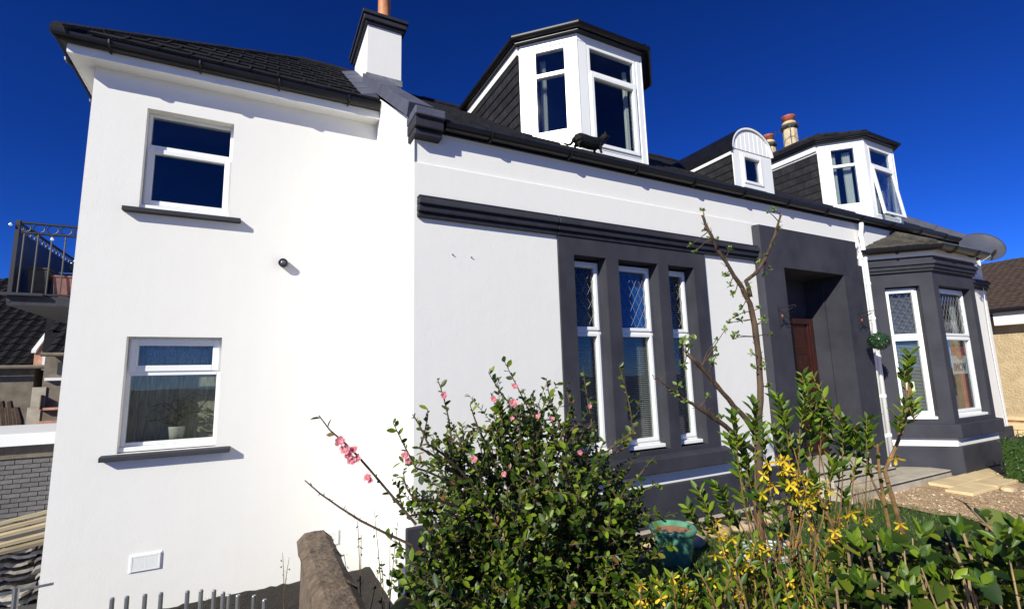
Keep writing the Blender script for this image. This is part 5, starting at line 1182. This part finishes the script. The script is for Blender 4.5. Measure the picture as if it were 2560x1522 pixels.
for (x, y) in clusters:
    c = onY(x, y, YT+rnd.uniform(-.06,.06)); near = min(allpts, key=lambda p: (p-c).length); 
    if (near-c).length > .004: tw.tube([near, near.lerp(c,.5)+rv(rnd,.012), c], [.0048,.0036,.0025], 5)
    for k in range(rnd.randint(6,11)):
        d = (rv(rnd)+Vector((0,0,.5))).normalized(); L_ = rnd.uniform(.022,.046); leaves.append((c+rv(rnd,.012), d, (rv(rnd,.8)+Vector((-.3,-.4,.6))).normalized(), L_, L_*.60))
for k in range(130):
    p = rnd.choice(allpts[10:]); e = p+rv(rnd,.05)+Vector((0,0,.015)); tw.tube([p,p.lerp(e,.5)+rv(rnd,.006),e],[.0032,.0024,.0014],4)
tw.build('twigs', 'bark', tree, kind='stuff'); emit_leaves(tree, leaves, 200, 'apple_leaf')

# --- forsythia
rnd = random.Random(202); fo = thing('forsythia', 'leafy forsythia shrub with scattered yellow flowers before the porch', 'shrub', (2.05, 1.35, 0)); leaves = []; wood = MB(); flw = []
def at(px, py, t): return EYE+ray(px, py)*t
def shoot_leaves(pts, frac, L0, sp=.026, flower_p=.10):
    tot = sum((pts[i+1]-pts[i]).length for i in range(len(pts)-1)); acc = 0; nxt = tot*frac; k = 0
    for i in range(len(pts)-1):
        seg = (pts[i+1]-pts[i]).length; t = (pts[i+1]-pts[i]).normalized() if seg else Vector((0,0,1))
        while acc+seg > nxt:
            p = pts[i].lerp(pts[i+1], (nxt-acc)/seg); f = nxt/tot; a = k*math.pi/2+rnd.uniform(-.4,.4); x = t.orthogonal().normalized(); y = t.cross(x)
            for s_ in (0, math.pi):
                o = x*math.cos(a+s_)+y*math.sin(a+s_); d = (o*.62+t*.80).normalized(); L_ = L0*rnd.uniform(.55,1.25)*(1 if f < .93 else .8)
                leaves.append((p, d, (t*.5+Vector((-.3,-.3,.55))+rv(rnd,.35)).normalized(), L_, L_*rnd.uniform(.36,.52)))
            if rnd.random() < flower_p: flw.append((p, (x*math.cos(a+1.5)+y*math.sin(a+1.5)+Vector((0,-.3,-.5)))))
            nxt += sp; k += 1
        acc += seg
main = [[(2145,1522),(2135,1404),(2100,1362),(2082,1316),(2047,1239),(2026,1169)],[(2279,1522),(2247,1422),(2226,1334),(2209,1246),(2198,1176),(2193,1109)],[(2275,1404),(2258,1334),(2240,1274),(2223,1218),(2212,1176),(2240,1116),(2261,1060),(2274,1000),(2278,960)],[(2193,1119),(2166,1102),(2135,1074),(2100,1049),(2068,1014),(2030,935)],[(2135,1404),(2140,1340),(2150,1290)],[(2145,1490),(2090,1440),(2030,1390),(1990,1350)],[(2310,1522),(2290,1450),(2262,1380)],[(2070,1522),(2035,1450),(2010,1400)],[(2193,1170),(2120,1130),(2060,1080)],[(1960,1522),(1940,1400),(1930,1340)],[(2210,1260),(2180,1200),(2170,1150)]]
for i, mp in enumerate(main):
    t0 = 1.92+.05*(i % 3); pts = [at(x, y, t0) for x, y in mp]
    if mp[0][1] > 1500: pts = [Vector((pts[0].x*1.0, pts[0].y, .0))]+pts
    r0 = .0105 if i < 3 else .0055; wood.tube(pts, [r0*(1-.55*k/(len(pts)-1)) for k in range(len(pts))], 7)
    if i == 0: shoot_leaves(pts[3:], .2, .045, .04, .5)
    elif i == 2: shoot_leaves(pts[5:], .25, .050, .030, .05)
    elif i == 3: shoot_leaves(pts, .45, .052, .022, .02)
    elif i == 1: shoot_leaves(pts[2:], .1, .045, .05, .5)
    else: shoot_leaves(pts[-2:], .1, .045, .035, .3)
for (x, y) in ((2272,885),(2262,915),(2258,1000),(2245,1040),(2285,1005)):
    c = at(x, y+45, 1.93); e = at(x, y, 1.93); wood.tube([at(2270,1010,1.93), c, e],[.0035,.003,.002],4); shoot_leaves([c,e], .05, .050, .012, 0)
tips = [(1745,1225),(1768,1265),(1835,1040),(1820,1090),(1852,1100),(1868,1140),(1888,1010),(1905,1070),(1940,985),(1955,1010),(1935,1060),(1960,1090),(2005,935),(2012,975),(2045,985),(2060,1010),(2030,1050),(2075,1050),(2108,1045),(2120,1080),(2140,1060),(2170,1045),(2168,1090),(1990,1120),(1840,1160),(1790,1210),(1810,1250),(1880,1200),(1915,1180),(1960,1200),(2000,1200),(2040,1180),(2090,1150),(1850,1230),(1895,1240),(1940,1260),(1990,1270),(2050,1260),(2110,1230),(1770,1310),(1830,1290),(1720,1270)]
for (x, y) in tips:
    t0 = rnd.uniform(1.85,2.25); e = at(x, y, t0); s0 = at(min(2230,max(1830,x*.35+2030*.65+rnd.uniform(-90,90))), 1530, rnd.uniform(1.9,2.1)); c = s0.lerp(e,.55)+Vector((rnd.uniform(-.09,.09),rnd.uniform(-.06,.06),.0)); pts = bez(s0, c, e, 10); wood.tube([p_+rv(rnd,.004) for p_ in pts], [.0040-.00025*k for k in range(11)], 5)
    shoot_leaves(pts, .74, .046, .034, .30); shoot_leaves(pts[8:], .25, .058, .018, 0)
for i in range(130):   # lower growth
    x = rnd.uniform(1590,2260); y = rnd.uniform(1340,1500) if x > 1800 else rnd.uniform(1420,1520); t0 = rnd.uniform(1.7,2.15); e = at(x, y, t0); s0 = e+Vector((rnd.uniform(-.08,.08),rnd.uniform(-.08,.08),-rnd.uniform(.18,.34)))
    pts = bez(s0, s0.lerp(e,.6)+rv(rnd,.03), e, 5); wood.tube(pts, [.004,.0038,.0035,.003,.0025,.002], 5); shoot_leaves(pts, .35, .046, .027, .22)
wood.build('stems', 'yellow_twig', fo); emit_leaves(fo, leaves, 290, 'forsythia_leaf', 'lance')
for (x, y) in ((2240,1145),(2020,1200),(1995,1230),(2030,1235),(2010,1250),(1960,1180),(1975,1165),(1985,1195),(2100,1310),(2120,1345),(2075,1345),(2200,1345),(2195,1360),(2285,1380),(2275,1450),(2290,1465),(2258,1485),(2395,1480),(2220,1410),(1775,1320),(1800,1340),(1830,1345),(1815,1335),(1905,1235),(1920,1205),(1945,1150),(1935,1215),(1960,1150),(2250,1310),(1940,1400),(1890,1420),(1990,1350),(1955,1330),(1850,1425)):
    flw.append((at(x,y,1.84), Vector((-.3,-.6,-.4))+rv(rnd,.5)))
for i in range(70):
    a = rnd.choice([(2010,1215),(1975,1175),(2035,1245),(1940,1210),(2110,1330),(2210,1350),(1805,1335),(2080,1400),(1900,1400)]); flw.append((at(a[0]+rnd.gauss(0,28), a[1]+rnd.gauss(0,26), rnd.uniform(1.84,1.98)), Vector((-.3,-.5,-.4))+rv(rnd,.6)))
for p, n_ in flw[-290:]: flower(fo, p, n_, rnd.uniform(.022,.032), 'yellow_petal', 4, rnd=rnd, cup=.35, wid=.55)

# --- broad-leaved hedge along the pavement, bottom right
rnd = random.Random(303); he = thing('broadleaf_hedge', 'glossy heart-leaved hedge in the bottom right corner', 'hedge', (2.0, .8, 0)); leaves = []; wood = MB()
for i in range(900):
    x = rnd.uniform(2090,2640); ymin = 1300+max(0,(2250-x))*.45+30*math.sin(x*.02); y = ymin+(1560-ymin)*rnd.random()**.8; t0 = rnd.uniform(1.4,2.0); p = at(x, y, t0)
    d = Vector((rnd.uniform(-1,1), rnd.uniform(-1,.6), rnd.uniform(-.6,.35))); L_ = rnd.uniform(.030,.060) if rnd.random() < .9 else rnd.uniform(.06,.085); leaves.append((p, d, (Vector((-.45,-.35,.8))+rv(rnd,.6)).normalized(), L_, L_*rnd.uniform(.62,.9)))
    if i % 3 == 0: wood.tube([p, p+Vector((rnd.uniform(-.03,.03),rnd.uniform(-.03,.03),-rnd.uniform(.05,.2)))], [.003,.004], 5)
for i in range(46):
    x = rnd.uniform(2120,2600); p = at(x, rnd.uniform(1340,1480), rnd.uniform(1.4,1.8)); q = p+Vector((rnd.uniform(-.25,.25),rnd.uniform(-.15,.15),-.9)); wood.tube(bez(q, q.lerp(p,.5)+rv(rnd,.14), p, 6),[.0055,.005,.0046,.0042,.0036,.003,.002],6)
for (x, y) in ((2410,1255),(2560,1290),(2435,1300)):
    p = at(x,y,1.5); q = at(x+75,1330,1.5); wood.tube([q,p],[.004,.003],5); leaves.append((p, Vector((-.8,-.4,.25)), Vector((0,-.3,1)), .06, .045))
wood.build('stems', 'dry_twig', he); emit_leaves(he, leaves, 300, 'heart_leaf', 'heart')
lv2 = []
for i in range(34):
    c = at(rnd.uniform(2120,2580), rnd.uniform(1330,1500), rnd.uniform(1.25,1.6))
    for k in range(7): lv2.append((c+rv(rnd,.008), (rv(rnd,.7)+Vector((0,0,.9))).normalized(), (Vector((-.4,-.4,.5))+rv(rnd,.6)).normalized(), rnd.uniform(.030,.055), rnd.uniform(.018,.027)))
emit_leaves(he, lv2, 100, 'forsythia_leaf', 'lance', name='young_leaf', rest='young_foliage')

# --- clipped box beside the path
rnd = random.Random(8); bx_ = thing('clipped_box', 'clipped square box bush at the right edge beside the paving', 'bush', (10.6, 3.0, .016))
m = MB(); m.box(10.06,11.5,2.45,3.33,.02,.60); m.build('core', 'box_leaf', bx_); lv2 = []
for i in range(5200):
    f = rnd.choice('fffltt'); 
    if f == 'f': p = Vector((rnd.uniform(10,11.55),2.42,rnd.uniform(.03,.64))); n_ = Vector((0,-1,0))
    elif f == 'l': p = Vector((10.02,rnd.uniform(2.42,3.36),rnd.uniform(.03,.64))); n_ = Vector((-1,0,0))
    else: p = Vector((rnd.uniform(10,11.55),rnd.uniform(2.42,3.36),.62)); n_ = Vector((0,0,1))
    lv2.append((p+n_*rnd.uniform(-.03,.02)+rv(rnd,.012), (n_*.7+rv(rnd)).normalized(), (n_+rv(rnd,.5)).normalized(), rnd.uniform(.018,.034), .018))
emit_leaves(bx_, lv2, 0, 'box_leaf')

# --- grass on the lawn
rnd = random.Random(66); m = MB()
for i in range(26000):
    x = 1.5+rnd.random()**1.3*5.9; y = rnd.uniform(1.3,4.0); z = ground_z(x,y); a = rnd.uniform(0,6.28); h = rnd.uniform(.025,.07); w_ = .0035; b = Vector((math.cos(a),math.sin(a),0)); l = Vector((rnd.uniform(-.6,.6),rnd.uniform(-.6,.6),1)).normalized()
    p = Vector((x,y,z-.004)); m.add([p-b*w_, p+b*w_, p+l*h*.6+b*w_*.7, p+l*h+Vector((l.x,l.y,0))*h*.4, p+l*h*.6-b*w_*.7],[(0,1,2,4),(4,2,3)])
g_ = m.build('grass', 'grass_blade', kind='stuff'); tag(g_, 'short rough grass on the lawn before the house', 'grass')
# --- small plants near the garden wall
def sapling(px, py0, py1, Y, label, n, cat='sapling', mt='quince_leaf', br=4, L0=.03):
    b = onY(px, py0, Y); b.z = -.46; r_ = random.Random(px); t_ = thing('sapling', label, cat, b); w_ = MB(); lv = []; top = onY(px+r_.uniform(-15,15), py1, Y)
    for k in range(br):
        e = top+Vector((r_.uniform(-.14,.14), r_.uniform(-.08,.08), -k*.10)); pts = bez(Vector(b), Vector((b.x,b.y,(b.z+e.z)/2))+rv(r_,.03), e, 6); w_.tube(pts, [.006-.0007*q for q in range(7)], 5)
        for q in range(n):
            p = pts[3].lerp(e, r_.random())+rv(r_,.012); lv.append((p, (rv(r_)+Vector((0,0,.2))).normalized(), (Vector((-.3,-.3,.7))+rv(r_,.6)).normalized(), L0*r_.uniform(.6,1.2), L0*.5))
    w_.build('stem', 'twig', t_); emit_leaves(t_, lv, 40, mt)
sapling(965, 1500, 1270, 3.3, 'thin sapling between the garden wall and the house corner', 9)
sapling(905, 1480, 1300, 3.6, 'small leafy sapling just behind the garden wall coping', 8)
sapling(712, 1465, 1375, 5.6, 'single thin sapling in the soil below the white extension', 4, br=2)
sapling(505, 1520, 1495, 5.9, 'tiny seedling at the foot of the extension wall', 4, br=2, L0=.02)
# mossy clump and strap-leaved tuft beside the return wall
mo = thing('moss_clump', 'yellow-brown mossy clump behind the garden wall', 'moss', (.85, 3.3, -.44)); rnd = random.Random(5); lv2 = []; m = MB()
for i in range(1500):
    p = Vector((.62+rnd.random()*.40, 2.7+rnd.random()*1.2, 0)); p.z = ground_z(p.x,p.y)+rnd.random()*.22*(1-abs(p.y-3.2)/.8 if abs(p.y-3.2) < .8 else 0)
    lv2.append((p, (rv(rnd)+Vector((0,0,.6))).normalized(), (rv(rnd)+Vector((0,0,.6))).normalized(), rnd.uniform(.02,.05), .012))
emit_leaves(mo, lv2, 0, 'moss_leaf', rest='moss')
tf = thing('grass_tuft', 'green strap-leaved tuft at the corner of the main house', 'plant', (1.12, 3.6, ground_z(1.12,3.6))); lv2 = []
for i in range(46): lv2.append((Vector((1.12+rnd.uniform(-.05,.05),3.6+rnd.uniform(-.05,.05),ground_z(1.12,3.6)-.01)), (Vector((rnd.uniform(-.6,.6),rnd.uniform(-.6,.6),1))).normalized(), (rv(rnd)+Vector((0,-.5,.3))).normalized(), rnd.uniform(.2,.38), .020))
emit_leaves(tf, lv2, 46, 'grass_blade', 'lance', name='blade')
# dry stalks by the porch steps
ds = thing('dry_stalks', 'clump of dry straw-coloured stalks beside the porch landing', 'plant', (6.9, 3.7, 0)); m = MB()
for i in range(34):
    b = Vector((6.9+rnd.uniform(-.16,.16),3.7+rnd.uniform(-.1,.1),-.01)); m.tube([b, b+Vector((rnd.uniform(-.16,.16),rnd.uniform(-.1,.1),rnd.uniform(.2,.46)))], [.003,.0015], 4)
m.build('stalks', 'dry_twig', ds)
# fill the seam: dark retaining stone below the bush
rs = MB(); n = 9; rows = []
for i in range(8):
    y = 2.2+.22*i; rows.append([(1.02+.12*math.cos(math.pi*j/(n-1))+rnd.uniform(-.01,.01), y, ground_z(1.05,y)-.05+.22*math.sin(math.pi*j/(n-1))+rnd.uniform(-.01,.01)) for j in range(n)])
rs.add([v for r_ in rows for v in r_], [(i*n+j, i*n+j+1, (i+1)*n+j+1, (i+1)*n+j) for i in range(7) for j in range(n-1)]+[tuple(range(n)), tuple(range(7*n,8*n))[::-1]])
tag(rs.build('edging_log', 'garden_wall', smooth=True), 'rounded brown edging at the left foot of the flowering bush', 'edging')
